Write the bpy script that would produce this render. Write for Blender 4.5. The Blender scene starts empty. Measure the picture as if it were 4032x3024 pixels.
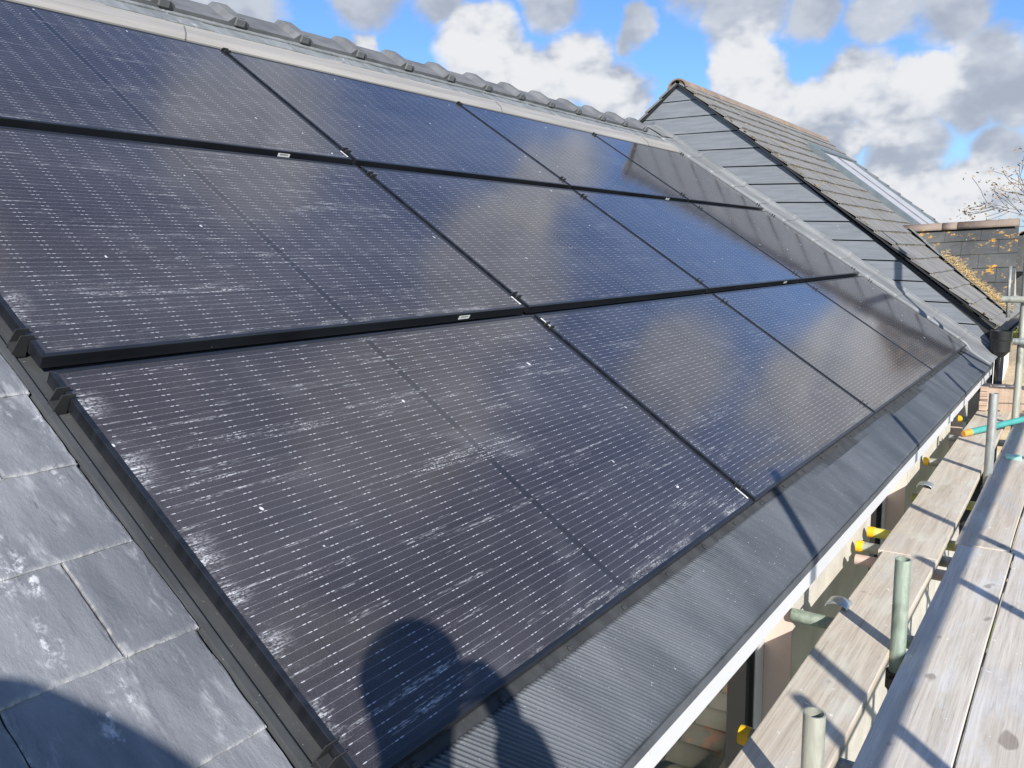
import bpy, bmesh, math, random
from mathutils import Vector, Matrix
random.seed(7)
D = bpy.data
sc = bpy.context.scene
col = sc.collection
A = math.radians(34.5)
cA, sA, tA = math.cos(A), math.sin(A), math.tan(A)
ROOF = Matrix(((1, 0, 0, 0), (0, cA, -sA, 0), (0, sA, cA, 0), (0, 0, 0, 1)))   # (u along eaves, v up slope, n out) -> world
R = random.random
def rr(a, b): return a + (b - a) * random.random()

# ------------------------------------------------------------------ mesh builder
class MB:
    def __init__(s): s.v, s.f = [], []
    def add(s, vs, fs):
        o = len(s.v); s.v += [tuple(v) for v in vs]; s.f += [tuple(i + o for i in f) for f in fs]
    def box(s, x0, x1, y0, y1, z0, z1, M=None):
        vs = [Vector(p) for p in ((x0, y0, z0), (x1, y0, z0), (x1, y1, z0), (x0, y1, z0), (x0, y0, z1), (x1, y0, z1), (x1, y1, z1), (x0, y1, z1))]
        if M: vs = [M @ p for p in vs]
        s.add(vs, [(3, 2, 1, 0), (4, 5, 6, 7), (0, 1, 5, 4), (1, 2, 6, 5), (2, 3, 7, 6), (3, 0, 4, 7)])
    def prism(s, prof, fn, t0, t1):
        """closed profile (2D list) extruded; fn(a, b, t) -> 3D"""
        n = len(prof)
        vs = [fn(a, b, t0) for a, b in prof] + [fn(a, b, t1) for a, b in prof]
        s.add(vs, [tuple(range(n - 1, -1, -1)), tuple(range(n, 2 * n))] + [(i, (i + 1) % n, n + (i + 1) % n, n + i) for i in range(n)])
    def tube(s, p0, p1, r, r1=None, n=16, inner=None, caps=True):
        p0, p1 = Vector(p0), Vector(p1); d = (p1 - p0).normalized()
        a = d.orthogonal().normalized(); b = d.cross(a); r1 = r if r1 is None else r1
        ring = lambda p, q: [p + (a * math.cos(2 * math.pi * i / n) + b * math.sin(2 * math.pi * i / n)) * q for i in range(n)]
        if inner is None:
            vs = ring(p0, r) + ring(p1, r1)
            fs = [(i, (i + 1) % n, n + (i + 1) % n, n + i) for i in range(n)]
            if caps: fs += [tuple(range(n - 1, -1, -1)), tuple(range(n, 2 * n))]
        else:
            vs = ring(p0, r) + ring(p1, r) + ring(p1, inner) + ring(p0, inner)
            fs = []
            for k in range(4):
                o, q = k * n, ((k + 1) % 4) * n
                fs += [(o + i, o + (i + 1) % n, q + (i + 1) % n, q + i) for i in range(n)]
        s.add(vs, fs)
    def grid(s, nu, nv, fn):
        s.add([fn(i / nu, j / nv) for j in range(nv + 1) for i in range(nu + 1)],
              [(j * (nu + 1) + i, j * (nu + 1) + i + 1, (j + 1) * (nu + 1) + i + 1, (j + 1) * (nu + 1) + i) for j in range(nv) for i in range(nu)])
    def build(s, name, mat, parent=None, M=None, smooth=False, bevel=0, seg=2):
        me = D.meshes.new(name); me.from_pydata(s.v, [], s.f); me.validate()
        bm = bmesh.new(); bm.from_mesh(me); bmesh.ops.recalc_face_normals(bm, faces=bm.faces); bm.to_mesh(me); bm.free()
        if smooth:
            for p in me.polygons: p.use_smooth = True
        me.materials.append(mat)
        o = D.objects.new(name, me); col.objects.link(o)
        if parent: o.parent = parent
        if M: o.matrix_local = M
        if bevel:
            b = o.modifiers.new('Bevel', 'BEVEL'); b.width = bevel; b.segments = seg; b.limit_method = 'ANGLE'; b.angle_limit = math.radians(40)
        return o

def tag(o, label, cat, group=None, kind=None):
    if label: o['label'] = label
    if cat: o['category'] = cat
    if group: o['group'] = group
    if kind: o['kind'] = kind
    return o
def empty(name, label, cat, M=None, group=None):
    o = D.objects.new(name, None); o.empty_display_size = .1; col.objects.link(o)
    if M: o.matrix_world = M
    return tag(o, label, cat, group)
def struct(o): o['kind'] = 'structure'; return o

# ------------------------------------------------------------------ node helper
class NT:
    def __init__(s, tree): s.t = tree; s.n = tree.nodes; s.l = tree.links
    def node(s, typ, **kw):
        n = s.n.new(typ)
        for k, v in kw.items(): setattr(n, k, v)
        return n
    def put(s, sock, v):
        if v is None: return
        if hasattr(v, 'is_output') or isinstance(v, bpy.types.NodeSocket): s.l.new(v, sock)
        else:
            if isinstance(v, (tuple, list)) and len(v) == 3 and sock.type == 'RGBA': v = (*v, 1)
            sock.default_value = v
    def m(s, op, a, b=None, c=None, clamp=False):
        n = s.node('ShaderNodeMath', operation=op); n.use_clamp = clamp
        s.put(n.inputs[0], a); s.put(n.inputs[1], b); s.put(n.inputs[2], c); return n.outputs[0]
    def vm(s, op, a, b=None, out=0):
        n = s.node('ShaderNodeVectorMath', operation=op); s.put(n.inputs[0], a)
        if b is not None: s.put(n.inputs[3] if op == 'SCALE' else n.inputs[1], b)
        return n.outputs[out]
    def mix(s, f, a, b):
        n = s.node('ShaderNodeMix', data_type='RGBA'); s.put(n.inputs[0], f); s.put(n.inputs[6], a); s.put(n.inputs[7], b); return n.outputs[2]
    def ramp(s, x, a, b, lo=0., hi=1.):
        n = s.node('ShaderNodeMapRange', interpolation_type='SMOOTHSTEP'); s.put(n.inputs[0], x)
        n.inputs[1].default_value = a; n.inputs[2].default_value = b; n.inputs[3].default_value = lo; n.inputs[4].default_value = hi; return n.outputs[0]
    def noise(s, vec, scale, detail=4, rough=.55, dist=0.):
        n = s.node('ShaderNodeTexNoise'); s.put(n.inputs['Vector'], vec); n.inputs['Scale'].default_value = scale
        n.inputs['Detail'].default_value = detail; n.inputs['Roughness'].default_value = rough; n.inputs['Distortion'].default_value = dist; return n.outputs[0]
    def scale(s, vec, xyz): return s.vm('MULTIPLY', vec, xyz)
    def sep(s, vec):
        n = s.node('ShaderNodeSeparateXYZ'); s.put(n.inputs[0], vec); return n.outputs
    def bump(s, h, strength, dist):
        n = s.node('ShaderNodeBump'); n.inputs['Strength'].default_value = strength; n.inputs['Distance'].default_value = dist; s.put(n.inputs['Height'], h); return n.outputs[0]

def newmat(name):
    m = D.materials.new(name); m.use_nodes = True; t = m.node_tree; t.nodes.clear(); N = NT(t)
    out = N.node('ShaderNodeOutputMaterial'); b = N.node('ShaderNodeBsdfPrincipled'); t.links.new(b.outputs[0], out.inputs[0])
    tc = N.node('ShaderNodeTexCoord'); oi = N.node('ShaderNodeObjectInfo')
    seed = N.m('MULTIPLY', oi.outputs['Random'], 37.)
    vec = N.vm('ADD', tc.outputs['Object'], N.node('ShaderNodeCombineXYZ').outputs[0])
    cmb = N.n[-1] if False else vec.node.inputs[1].links[0].from_node
    for i in range(3): t.links.new(seed, cmb.inputs[i])
    return m, N, b, tc.outputs['Object'], vec
def simple(name, c1, c2=None, rough=.6, metal=0., sc_=(6, 6, 6), scale=1., bump=0., bscale=None, bdist=.002, spots=None, spec=.5, detail=5):
    """base colour mottled by noise between c1 and c2, a fine bump, optional spots (colour, scale, threshold)"""
    m, N, b, oc, v = newmat(name)
    c2 = c2 or c1
    f = N.noise(N.scale(v, sc_), scale, detail, .6)
    c = N.mix(N.ramp(f, .32, .68), c1, c2)
    if spots:
        for (cs, ss, th) in spots: c = N.mix(N.ramp(N.noise(v, ss, 3, .6), th, th + .05), c, cs)
    N.put(b.inputs['Base Color'], c); b.inputs['Roughness'].default_value = rough; b.inputs['Metallic'].default_value = metal
    b.inputs['Specular IOR Level'].default_value = spec
    if bump: N.put(b.inputs['Normal'], N.bump(N.noise(N.scale(v, bscale or (1, 1, 1)), 60 if not bscale else 1., 5, .65), bump, bdist))
    return m

# ------------------------------------------------------------------ materials
M = {}
def mat_cells():
    m, N, b, oc, v = newmat('photovoltaic_glass')
    x, y, z = N.sep(oc)
    W, H = 1.717, 1.029
    xm = N.m('SUBTRACT', N.m('ABSOLUTE', N.m('SUBTRACT', x, W / 2)), .010)
    cx = N.m('MULTIPLY', N.m('ABSOLUTE', N.m('SUBTRACT', N.m('FRACT', N.m('DIVIDE', N.m('ADD', xm, 10 * .0828), .0828)), .5)), .0828)   # 0 centre .. .0415 edge
    dcol = N.m('SUBTRACT', .0414, cx)
    yy = N.m('SUBTRACT', y, .0195)
    frow = N.m('MULTIPLY', N.m('ABSOLUTE', N.m('SUBTRACT', N.m('FRACT', N.m('DIVIDE', N.m('ADD', yy, .165), .165)), .5)), .165)
    drow = N.m('SUBTRACT', .0825, frow)
    dbus = N.m('MULTIPLY', N.m('ABSOLUTE', N.m('SUBTRACT', N.m('FRACT', N.m('DIVIDE', N.m('ADD', yy, .165), .165 / 9)), .5)), .165 / 9)
    inside = N.m('MULTIPLY', N.m('LESS_THAN', xm, .829), N.m('MULTIPLY', N.m('GREATER_THAN', yy, 0.), N.m('LESS_THAN', yy, .99)))
    notmid = N.m('GREATER_THAN', xm, 0.)
    inside = N.m('MULTIPLY', inside, notmid)
    wire = N.m('MULTIPLY', N.m('LESS_THAN', dbus, .00042), inside)
    glint_dash = N.m('MULTIPLY', N.m('LESS_THAN', dbus, .00085), inside)
    glint_dash = N.m('MULTIPLY', glint_dash, N.m('MULTIPLY', N.m('GREATER_THAN', dcol, .0022), N.m('LESS_THAN', dcol, .0098)))  # sun glint on the bent interconnects, painted in as brighter colour
    jit = N.noise(N.scale(v, (30, 90, 1)), 1., 2, .5)
    dots = N.m('MULTIPLY', wire, N.ramp(N.noise(N.scale(v, (130, 60, 1)), 1., 2, .6), .52, .68))
    gapl = N.m('MAXIMUM', N.m('MULTIPLY', N.m('LESS_THAN', drow, .0032), N.m('GREATER_THAN', drow, .0012)), N.m('LESS_THAN', dcol, .0007))
    gapl = N.m('MAXIMUM', gapl, N.m('SUBTRACT', 1., notmid))
    tint = N.noise(N.scale(v, (2.2, 2.2, 1)), 1., 3, .5)
    cell = N.mix(N.ramp(tint, .3, .7), (.0145, .0125, .0175), (.0215, .0175, .0205))
    cell = N.mix(N.m('MULTIPLY', gapl, .92), cell, (.004, .004, .005))
    grain = N.noise(v, 420., 2, .6)
    cell = N.mix(N.ramp(grain, .45, .75, 0, .10), cell, (.30, .30, .33))
    metal_ = N.m('MINIMUM', 1., N.m('ADD', N.m('MULTIPLY', wire, .27), N.m('ADD', N.m('MULTIPLY', dots, .42), N.m('MULTIPLY', glint_dash, N.ramp(jit, .25, .6, .55, 1.)))))
    c = N.mix(metal_, cell, (.42, .42, .45))
    # dried cement and slate dust: long streaks along the rows, thick at the panel rims
    big = N.noise(N.scale(v, (1.5, 13., 1)), 1., 3, .6, .3)
    fine = N.noise(N.scale(v, (11, 240, 1)), 1., 4, .7)
    speck = N.noise(N.scale(v, (170, 260, 1)), 1., 3, .7)
    streak = N.m('MULTIPLY', N.ramp(big, .59, .70), N.m('MULTIPLY', N.ramp(fine, .50, .66), N.ramp(speck, .42, .62)))
    edge = N.m('MAXIMUM', N.ramp(x, .012, .075, .85, 0), N.ramp(y, .012, .045, .75, 0))
    edge = N.m('MULTIPLY', edge, N.ramp(N.noise(N.scale(v, (5, 9, 1)), 1., 3, .6), .46, .64))
    edge = N.m('MULTIPLY', edge, N.m('MULTIPLY', N.ramp(fine, .38, .62), N.ramp(speck, .38, .60)))
    smear = N.m('MULTIPLY', N.ramp(N.noise(N.scale(v, (3.3, 4.7, 1)), 1., 3, .5, .6), .60, .80), .045)
    drops = N.ramp(N.noise(N.scale(v, (36, 24, 1)), 1., 1, .4), .80, .815)
    film = N.ramp(N.noise(N.scale(v, (1.1, 2.2, 1)), 1., 3, .6), .3, .7, .022, .058)
    oi = N.node('ShaderNodeObjectInfo'); dirt = N.sep(oi.outputs['Color'])
    thin = N.m('MULTIPLY', N.ramp(N.noise(N.scale(v, (3.5, 75, 1)), 1., 3, .55, .2), .60, .70), N.m('MULTIPLY', N.ramp(N.noise(N.scale(v, (55, 300, 1)), 1., 3, .7), .44, .62), .38))
    spots_ = N.m('ADD', N.m('MULTIPLY', streak, .95), thin)
    dust = N.m('MINIMUM', .92, N.m('ADD', N.m('ADD', film, smear), N.m('ADD', N.m('MULTIPLY', spots_, dirt[0]), N.m('ADD', N.m('MULTIPLY', edge, dirt[1]), drops))))
    c = N.mix(dust, c, (.56, .56, .57))
    N.put(b.inputs['Base Color'], c)
    N.put(b.inputs['Roughness'], N.m('ADD', .075, N.m('MULTIPLY', dust, .45)))
    b.inputs['IOR'].default_value = 1.55; b.inputs['Specular IOR Level'].default_value = .5
    N.put(b.inputs['Normal'], N.bump(N.noise(v, 500., 1, .5), .04, .0004))
    return m
def mat_slate(name, c1, c2, chalk=.62, along=(9, 2.2, 1), bmp=.5):
    m, N, b, oc, v = newmat(name)
    f = N.noise(N.scale(v, along), 1., 6, .62, .3)
    c = N.mix(N.ramp(f, .30, .70), c1, c2)
    g = N.noise(N.scale(v, (34, 9, 1)), 1., 5, .65, .2)
    c = N.mix(N.ramp(g, .54, .74, 0, .6), c, (.35, .355, .365))
    c = N.mix(N.m('MULTIPLY', N.ramp(N.noise(N.scale(v, (60, 7, 1)), 1., 5, .7, .4), .60, .70), .5), c, tuple(q * .55 for q in c1))
    ch = N.m('MULTIPLY', N.ramp(N.noise(N.scale(v, (10, 3.5, 1)), 1., 4, .6), .575, .70), N.ramp(N.noise(N.scale(v, (70, 45, 1)), 1., 4, .7), .47, .62))
    c = N.mix(N.m('MULTIPLY', ch, .85), c, (chalk, chalk, chalk * 1.02))
    at = N.node('ShaderNodeAttribute'); at.attribute_name = 'edge'
    wear = N.m('MULTIPLY', at.outputs['Fac'], N.ramp(N.noise(N.scale(v, (60, 60, 1)), 1., 4, .7), .40, .64, .04, .55))
    c = N.mix(wear, c, (chalk * .82, chalk * .80, chalk * .76))
    N.put(b.inputs['Base Color'], c); b.inputs['Roughness'].default_value = .58; b.inputs['Specular IOR Level'].default_value = .35
    hh = N.m('ADD', N.noise(N.scale(v, (38, 15, 20)), 1., 7, .72, .6), N.m('MULTIPLY', N.noise(N.scale(v, (160, 70, 60)), 1., 4, .7), .5))
    N.put(b.inputs['Normal'], N.bump(hh, bmp, .003))
    return m
def mat_wood(name, c1, c2, along='x'):
    m, N, b, oc, v = newmat(name)
    s1, s2 = ((1.2, 26, 26), (4, 150, 150)) if along == 'x' else ((26, 1.2, 26), (150, 4, 150))
    g = N.noise(N.scale(v, s1), 1., 5, .6, .8); h = N.noise(N.scale(v, s2), 1., 3, .6)
    c = N.mix(N.ramp(g, .3, .7), c1, c2)
    c = N.mix(N.ramp(h, .46, .72, 0, .38), c, tuple(q * .55 for q in c1))
    c = N.mix(N.m('MULTIPLY', N.ramp(N.noise(N.scale(v, tuple(q * .5 for q in s2)), 1., 5, .7, 1.5), .54, .70), N.ramp(N.noise(v, 3.1, 3, .5), .47, .66)), c, tuple(q * .55 for q in c1))
    c = N.mix(N.m('MULTIPLY', N.ramp(N.noise(N.scale(v, (3, 9, 9)), 1., 6, .7), .45, .70), .6), c, tuple(min(.62, q * 1.25) for q in c2))
    c = N.mix(N.ramp(N.noise(N.scale(v, (2.5, 5, 5)), 1., 4, .6), .52, .72, 0, .6), c, (.44, .42, .40))
    c = N.mix(N.ramp(N.noise(N.scale(v, (7, 11, 9)), 1., 2, .4), .70, .76, 0, .55), c, (.13, .10, .08))
    c = N.mix(N.ramp(N.noise(v, 62., 1, .3), .765, .79), c, (.72, .69, .62))
    N.put(b.inputs['Base Color'], c); b.inputs['Roughness'].default_value = .85; b.inputs['Specular IOR Level'].default_value = .2
    N.put(b.inputs['Normal'], N.bump(N.m('ADD', g, N.m('MULTIPLY', h, .6)), .5, .0025))
    return m
def mat_lichen(name, c1, c2, lich=(.50, .27, .05), amt=.66, along=(3, 12, 3), bump=.5, l1=3.2, l2=17.):
    m, N, b, oc, v = newmat(name)
    c = N.mix(N.ramp(N.noise(N.scale(v, along), 1., 5, .62), .3, .7), c1, c2)
    sp = N.m('MULTIPLY', N.ramp(N.noise(v, l1, 3, .6), amt - .12, amt), N.ramp(N.noise(v, l2, 4, .65), .50, .58))
    c = N.mix(N.m('MULTIPLY', sp, .9), c, lich)
    c = N.mix(N.ramp(N.noise(v, 23., 4, .7), .66, .72, 0, .7), c, (.45, .44, .38))
    N.put(b.inputs['Base Color'], c); b.inputs['Roughness'].default_value = .85; b.inputs['Specular IOR Level'].default_value = .25
    N.put(b.inputs['Normal'], N.bump(N.noise(v, 55., 5, .7), bump, .004))
    return m
M['cells'] = mat_cells()
M['frame'] = simple('black_anodised_aluminium', (.009, .010, .013), (.016, .018, .022), .30, .0, (3, 40, 3), 1, spots=[((.30, .30, .29), 90., .72)], spec=.6)
M['clamp'] = simple('black_powder_coat', (.018, .019, .02), (.03, .031, .032), .5, 0, spec=.5)
M['tray'] = simple('dusty_black_plastic', (.024, .026, .028), (.047, .050, .053), .75, 0, (14, 4, 4), 1, .3, (90, 90, 90), .001, [((.17, .17, .165), 150., .69)])
M['sticker'] = simple('white_label_paper', (.78, .78, .78), None, .5)
M['ink'] = simple('black_ink', (.03, .03, .03), None, .6)
M['slate'] = mat_slate('grey_slate', (.100, .106, .118), (.195, .202, .215), .60, (9, 2.2, 1), .8)
M['slate_top'] = mat_slate('pale_grey_slate', (.15, .16, .165), (.23, .24, .24), .45)
M['apron'] = simple('dark_grey_pleated_flashing', (.056, .063, .072), (.090, .098, .110), .55, .0, (5, 2, 5), 1, .5, (240, 40, 60), .0012, [((.36, .37, .39), 210., .68)], .4)
M['lead'] = simple('weathered_lead', (.14, .147, .153), (.205, .213, .218), .5, .0, (7, 3, 7), 1, .12, (26, 26, 26), .003, None, .5)
M['topflash'] = simple('pale_aluminium_flashing', (.31, .29, .26), (.40, .375, .335), .5, .2, (1, 16, 1), 1, 0)
M['ridge'] = simple('grey_concrete_ridge', (.098, .101, .106), (.150, .153, .158), .85, 0, (5, 9, 5), 1, .35, (120, 120, 120), .0015, None, .3)
M['clip'] = simple('grey_ridge_clip', (.11, .115, .118), (.17, .175, .178), .6)
M['cladding'] = simple('grey_fibre_cement', (.150, .162, .178), (.192, .204, .220), .6, 0, (2, 3, 42), 1, .25, (4, 6, 90), .0015, [((.30, .31, .32), 9., .74)], .35)
M['black_trim_shade'] = simple('black_trim_shade', (.012, .013, .016), (.02, .021, .024), .6)  # black for the verge trim and for painted shade around the cladding
M['tile'] = mat_lichen('weathered_concrete_tile', (.150, .145, .138), (.235, .228, .216), (.30, .22, .11), .74, (9, 2, 4))
M['moss'] = mat_lichen('moss_and_lichen', (.09, .072, .045), (.20, .155, .09), (.42, .29, .09), .60)
M['wing'] = mat_lichen('dark_slate_with_lichen', (.062, .064, .064), (.112, .112, .106), (.55, .29, .05), .645, (4, 3, 3), .5, 8., 26.)
M['terracotta'] = mat_lichen('brown_ridge_tile', (.20, .155, .125), (.275, .215, .175), (.55, .32, .06), .65, (3, 3, 3), .3)
M['whitepvc'] = simple('white_upvc', (.55, .55, .55), (.585, .58, .575), .38, 0, (3, 3, 3))
M['stucco'] = simple('cream_render', (.50, .465, .40), (.60, .56, .49), .95, 0, (5, 5, 5), 1, .9, (170, 170, 170), .004, None, .2)
M['reveal'] = simple('pink_cream_reveal', (.62, .47, .40), (.68, .53, .46), .85, 0, (4, 4, 4), 1, .2, (90, 90, 90), .001)
M['soffit'] = simple('soffit_board', (.70, .69, .66), None, .6)
M['blind'] = simple('grey_green_blind', (.34, .38, .34), None, .8)
M['rubber'] = simple('black_gasket', (.01, .01, .01), None, .5)
M['board'] = mat_wood('weathered_scaffold_board', (.47, .40, .315), (.60, .53, .43))
M['board_grey'] = mat_wood('grey_scaffold_board', (.50, .445, .37), (.64, .58, .495))
M['board_across'] = mat_wood('pinkish_board', (.40, .29, .21), (.52, .39, .30), 'y')
def mat_tube(name, c1, c2, dark, metal=.35):
    m, N, b, oc, v = newmat(name)
    a = N.noise(N.scale(v, (34, 34, 4)), 1., 5, .65, .4); f = N.noise(v, 85., 4, .7); g = N.noise(N.scale(v, (9, 9, 7)), 1., 3, .55)
    c = N.mix(N.ramp(a, .28, .72), c1, c2)
    c = N.mix(N.ramp(g, .52, .78, 0, .75), c, dark)
    c = N.mix(N.ramp(f, .55, .8, 0, .5), c, (.50, .50, .47))
    N.put(b.inputs['Base Color'], c); b.inputs['Metallic'].default_value = metal; N.put(b.inputs['Roughness'], N.ramp(f, .3, .7, .42, .68))
    N.put(b.inputs['Normal'], N.bump(f, .25, .001)); return m
M['galv'] = mat_tube('galvanised_tube', (.24, .25, .235), (.44, .45, .42), (.13, .125, .11), .5)
M['galvgreen'] = mat_tube('greenish_galvanised_tube', (.20, .26, .20), (.37, .42, .345), (.10, .125, .095), .3)
M['galvcream'] = mat_tube('stained_galvanised_tube', (.27, .275, .225), (.43, .43, .36), (.075, .07, .06), .3)
M['yellowtube'] = simple('yellow_painted_tube', (.62, .55, .05), (.50, .47, .22), .5, .1, (30, 10, 10), 1, spots=[((.35, .36, .30), 40., .62)])
M['salmontube'] = simple('salmon_painted_tube', (.52, .34, .28), (.46, .42, .36), .55, .1, (30, 10, 10), 1)
M['cap'] = simple('yellow_plastic_cap', (.72, .40, .01), (.78, .46, .02), .4)
M['steel'] = simple('dark_steel', (.05, .05, .05), (.12, .11, .10), .5, .5, (20, 20, 20))
M['band'] = simple('galvanised_end_band', (.42, .46, .46), (.52, .55, .54), .35, .7, (20, 20, 20))
M['teal'] = simple('teal_paint', (.045, .25, .225), (.075, .31, .28), .45, 0, (8, 8, 8))
M['orange'] = simple('orange_plastic', (.62, .30, .05), None, .5)
M['mint'] = simple('mint_plastic', (.35, .68, .55), None, .5)
M['blackpvc'] = simple('black_upvc', (.012, .012, .013), (.022, .022, .022), .3, 0, (6, 6, 6), 1, spots=[((.25, .24, .2), 18., .72)])
M['wire'] = simple('grey_wire', (.3, .3, .3), None, .5)
M['straw'] = simple('dry_straw', (.48, .32, .13), (.62, .45, .22), .9, 0, (30, 30, 30))
M['polycarb'] = simple('pale_roof_glazing', (.32, .32, .34), (.37, .37, .385), .75, 0, (1, 6, 1), 1)
M['greyframe'] = simple('grey_rooflight_frame', (.10, .125, .14), (.14, .165, .175), .7)
M['ground'] = simple('garden_grass', (.10, .15, .03), (.20, .24, .07), .95, 0, (1, 1, 1), .8, .6, (30, 30, 30), .02)
M['patio'] = simple('concrete_patio', (.22, .21, .19), (.32, .31, .28), .9, 0, (2, 2, 2), 1, .4, (50, 50, 50), .004)
M['leaf'] = simple('hedge_leaf', (.10, .13, .025), (.26, .27, .06), .7, 0, (4, 4, 4))
M['twigleaf'] = simple('brown_spring_leaf', (.20, .13, .07), (.33, .23, .12), .8, 0, (3, 3, 3))
M['bark'] = simple('grey_brown_bark', (.07, .055, .045), (.13, .105, .085), .9, 0, (6, 6, 2))
M['shed'] = mat_wood('weathered_shed_boards', (.30, .23, .15), (.40, .32, .22), 'y')
M['farwall'] = simple('cream_painted_wall', (.80, .77, .70), (.85, .82, .76), .8, 0, (1, 1, 1))
M['pantile'] = mat_lichen('old_clay_pantile', (.15, .14, .105), (.25, .235, .18), (.36, .17, .10), .60, (2, 2, 2))
M['jacket'] = simple('navy_work_jacket', (.02, .025, .045), (.03, .035, .06), .85, 0, (9, 9, 9), 1, .4, (120, 120, 120), .002)
M['trousers'] = simple('grey_work_trousers', (.07, .07, .075), (.10, .10, .105), .9)
M['skin'] = simple('skin', (.50, .31, .23), (.55, .35, .26), .5)
M['beanie'] = simple('black_knit_beanie', (.02, .02, .022), (.035, .035, .037), .95)
M['boot'] = simple('brown_boot', (.10, .06, .035), None, .6)
M['phone'] = simple('phone_body', (.02, .02, .025), None, .2)
def mat_glass():
    m, N, b, oc, v = newmat('window_glass')
    b.inputs['Base Color'].default_value = (.05, .06, .055, 1); b.inputs['Roughness'].default_value = .02
    b.inputs['IOR'].default_value = 1.9; b.inputs['Specular IOR Level'].default_value = 1.
    return m
M['glass'] = mat_glass()

# ================================================================== THE HOUSE
house = empty('house', 'house with slate roof, white fascia and cream rendered wall, carrying the solar panels', 'house')
RM = ROOF
# --- roof deck (front and back slopes), in roof coordinates
RIDGE_V = 3.66
mb = MB(); mb.box(-4, 7.27, -.20, RIDGE_V - .02, -.085, -.062); mb.build('roof_deck', M['tray'], house, RM)
yR, zR = RIDGE_V * cA, RIDGE_V * sA
BACK = Matrix.Translation((0, yR, zR)) @ Matrix(((1, 0, 0, 0), (0, cA, sA, 0), (0, -sA, cA, 0), (0, 0, 0, 1)))
mb = MB()
for k in range(18):
    v0 = .02 + k * .206
    mb.prism([(v0, .0), (v0 + .212, -.012), (v0 + .212, -.022), (v0, -.022)], lambda a, b, t: (t, a, b - .02), -4, 7.27)
mb.build('back_slope_slates', M['slate_top'], house, BACK)
# --- individual slates (left field)
EDGE = []
def slate(mb, u0, u1, v0, v1, ntail, nhead, th=.007, fine=True):
    if fine:
        ss = [0, .012, .03] + [.03 + .94 * i / 12 for i in range(1, 12)] + [.97, .988, 1]; ts = [0, .018, .04] + [.04 + .96 * i / 10 for i in range(1, 11)]
    else:
        ss = [0, .25, .5, .75, 1]; ts = [0, .03, .5, 1]
    nu, nv = len(ss) - 1, len(ts) - 1
    ph, ph2 = rr(0, 6), rr(0, 6); tw = rr(-.0012, .0012); o = len(mb.v)
    vs = []
    for j, t in enumerate(ts):
        for i, q in enumerate(ss):
            e = fine and (i in (0, nu) or j == 0); e1 = fine and (i in (1, nu - 1) or j == 1)
            u = u0 + (u1 - u0) * q + (rr(-.0011, .0011) if fine and i in (0, nu) else 0) + (rr(-.001, .001) if e1 else 0)
            v = v0 + (v1 - v0) * t + (rr(-.0010, .0010) if fine and j == 0 else 0) + (rr(-.002, .002) if fine and j == 1 else 0)
            n = ntail + (nhead - ntail) * t + .0009 * math.sin(ph + 9 * q + 3 * t) + .0006 * math.sin(ph2 + 14 * t - 5 * q) + tw * (q - .5)
            if e: n -= .0030
            elif e1: n -= rr(.0, .0008)
            vs.append((u, v, n)); EDGE.append(1. if e else (.3 if e1 else 0.))
    w_ = nu + 1
    fs = [(j * w_ + i, j * w_ + i + 1, (j + 1) * w_ + i + 1, (j + 1) * w_ + i) for j in range(nv) for i in range(nu)]
    seq = [j * w_ for j in range(nv, 0, -1)] + list(range(w_)) + [j * w_ + nu for j in range(1, nv + 1)]
    b0 = len(vs)
    for k in seq: vs.append((vs[k][0], vs[k][1], vs[k][2] - th)); EDGE.append(.3)
    fs += [(seq[k], b0 + k, b0 + k + 1, seq[k + 1]) for k in range(len(seq) - 1)]
    mb.add(vs, fs)
def set_edge(o):
    at = o.data.attributes.new('edge', 'FLOAT', 'POINT'); at.data.foreach_set('value', EDGE); EDGE.clear()
mb = MB(); G = .206
for k in range(-2, 17):
    v0 = .168 + G * k
    edge = -.051 + rr(-.004, .004)
    u = edge
    first = .127 if k % 2 == 1 else .30
    while u > -3.6:
        w = first; first = .30
        fine = u > -1.3 and v0 < 1.6
        slate(mb, u - w + .003, u, v0 + rr(-.002, .002), v0 + 2.05 * G if not fine else v0 + G + .05, -.027, -.043 if not fine else -.0335, .0075, fine)
        u -= w
set_edge(mb.build('slates', M['slate'], house, RM))
# slates above the panels
mb = MB(); u = -3.
while u < 7.2:
    w = rr(.26, .31); slate(mb, u, min(u + w - .004, 7.25), 3.345 + rr(-.004, .004), 3.60, .004 + rr(-.002, .002), -.006, .007, False); u += w
u = -3.1
while u < 7.2:
    w = rr(.26, .31); slate(mb, u, min(u + w - .004, 7.25), 3.445 + rr(-.003, .003), 3.64, .008, .002, .007, False); u += w
set_edge(mb.build('slates', M['slate_top'], house, RM))
# --- black mounting tray with welt, left strip and bottom strip
mb = MB()
mb.box(-.16, 7.02, -.055, 3.3, -.060, -.046)
mb.prism([(-.046, -.0439), (-.041, -.036), (-.026, -.034), (-.020, -.0439)], lambda a, b, t: (a, t, b), -.04, 3.3)
for i in range(29):
    uu = .12 + i * .245
    mb.box(uu, uu + .013, -.017, -.006, -.0439, -.040)
mb.build('mounting_tray', M['tray'], house, RM, bevel=.002)
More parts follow.
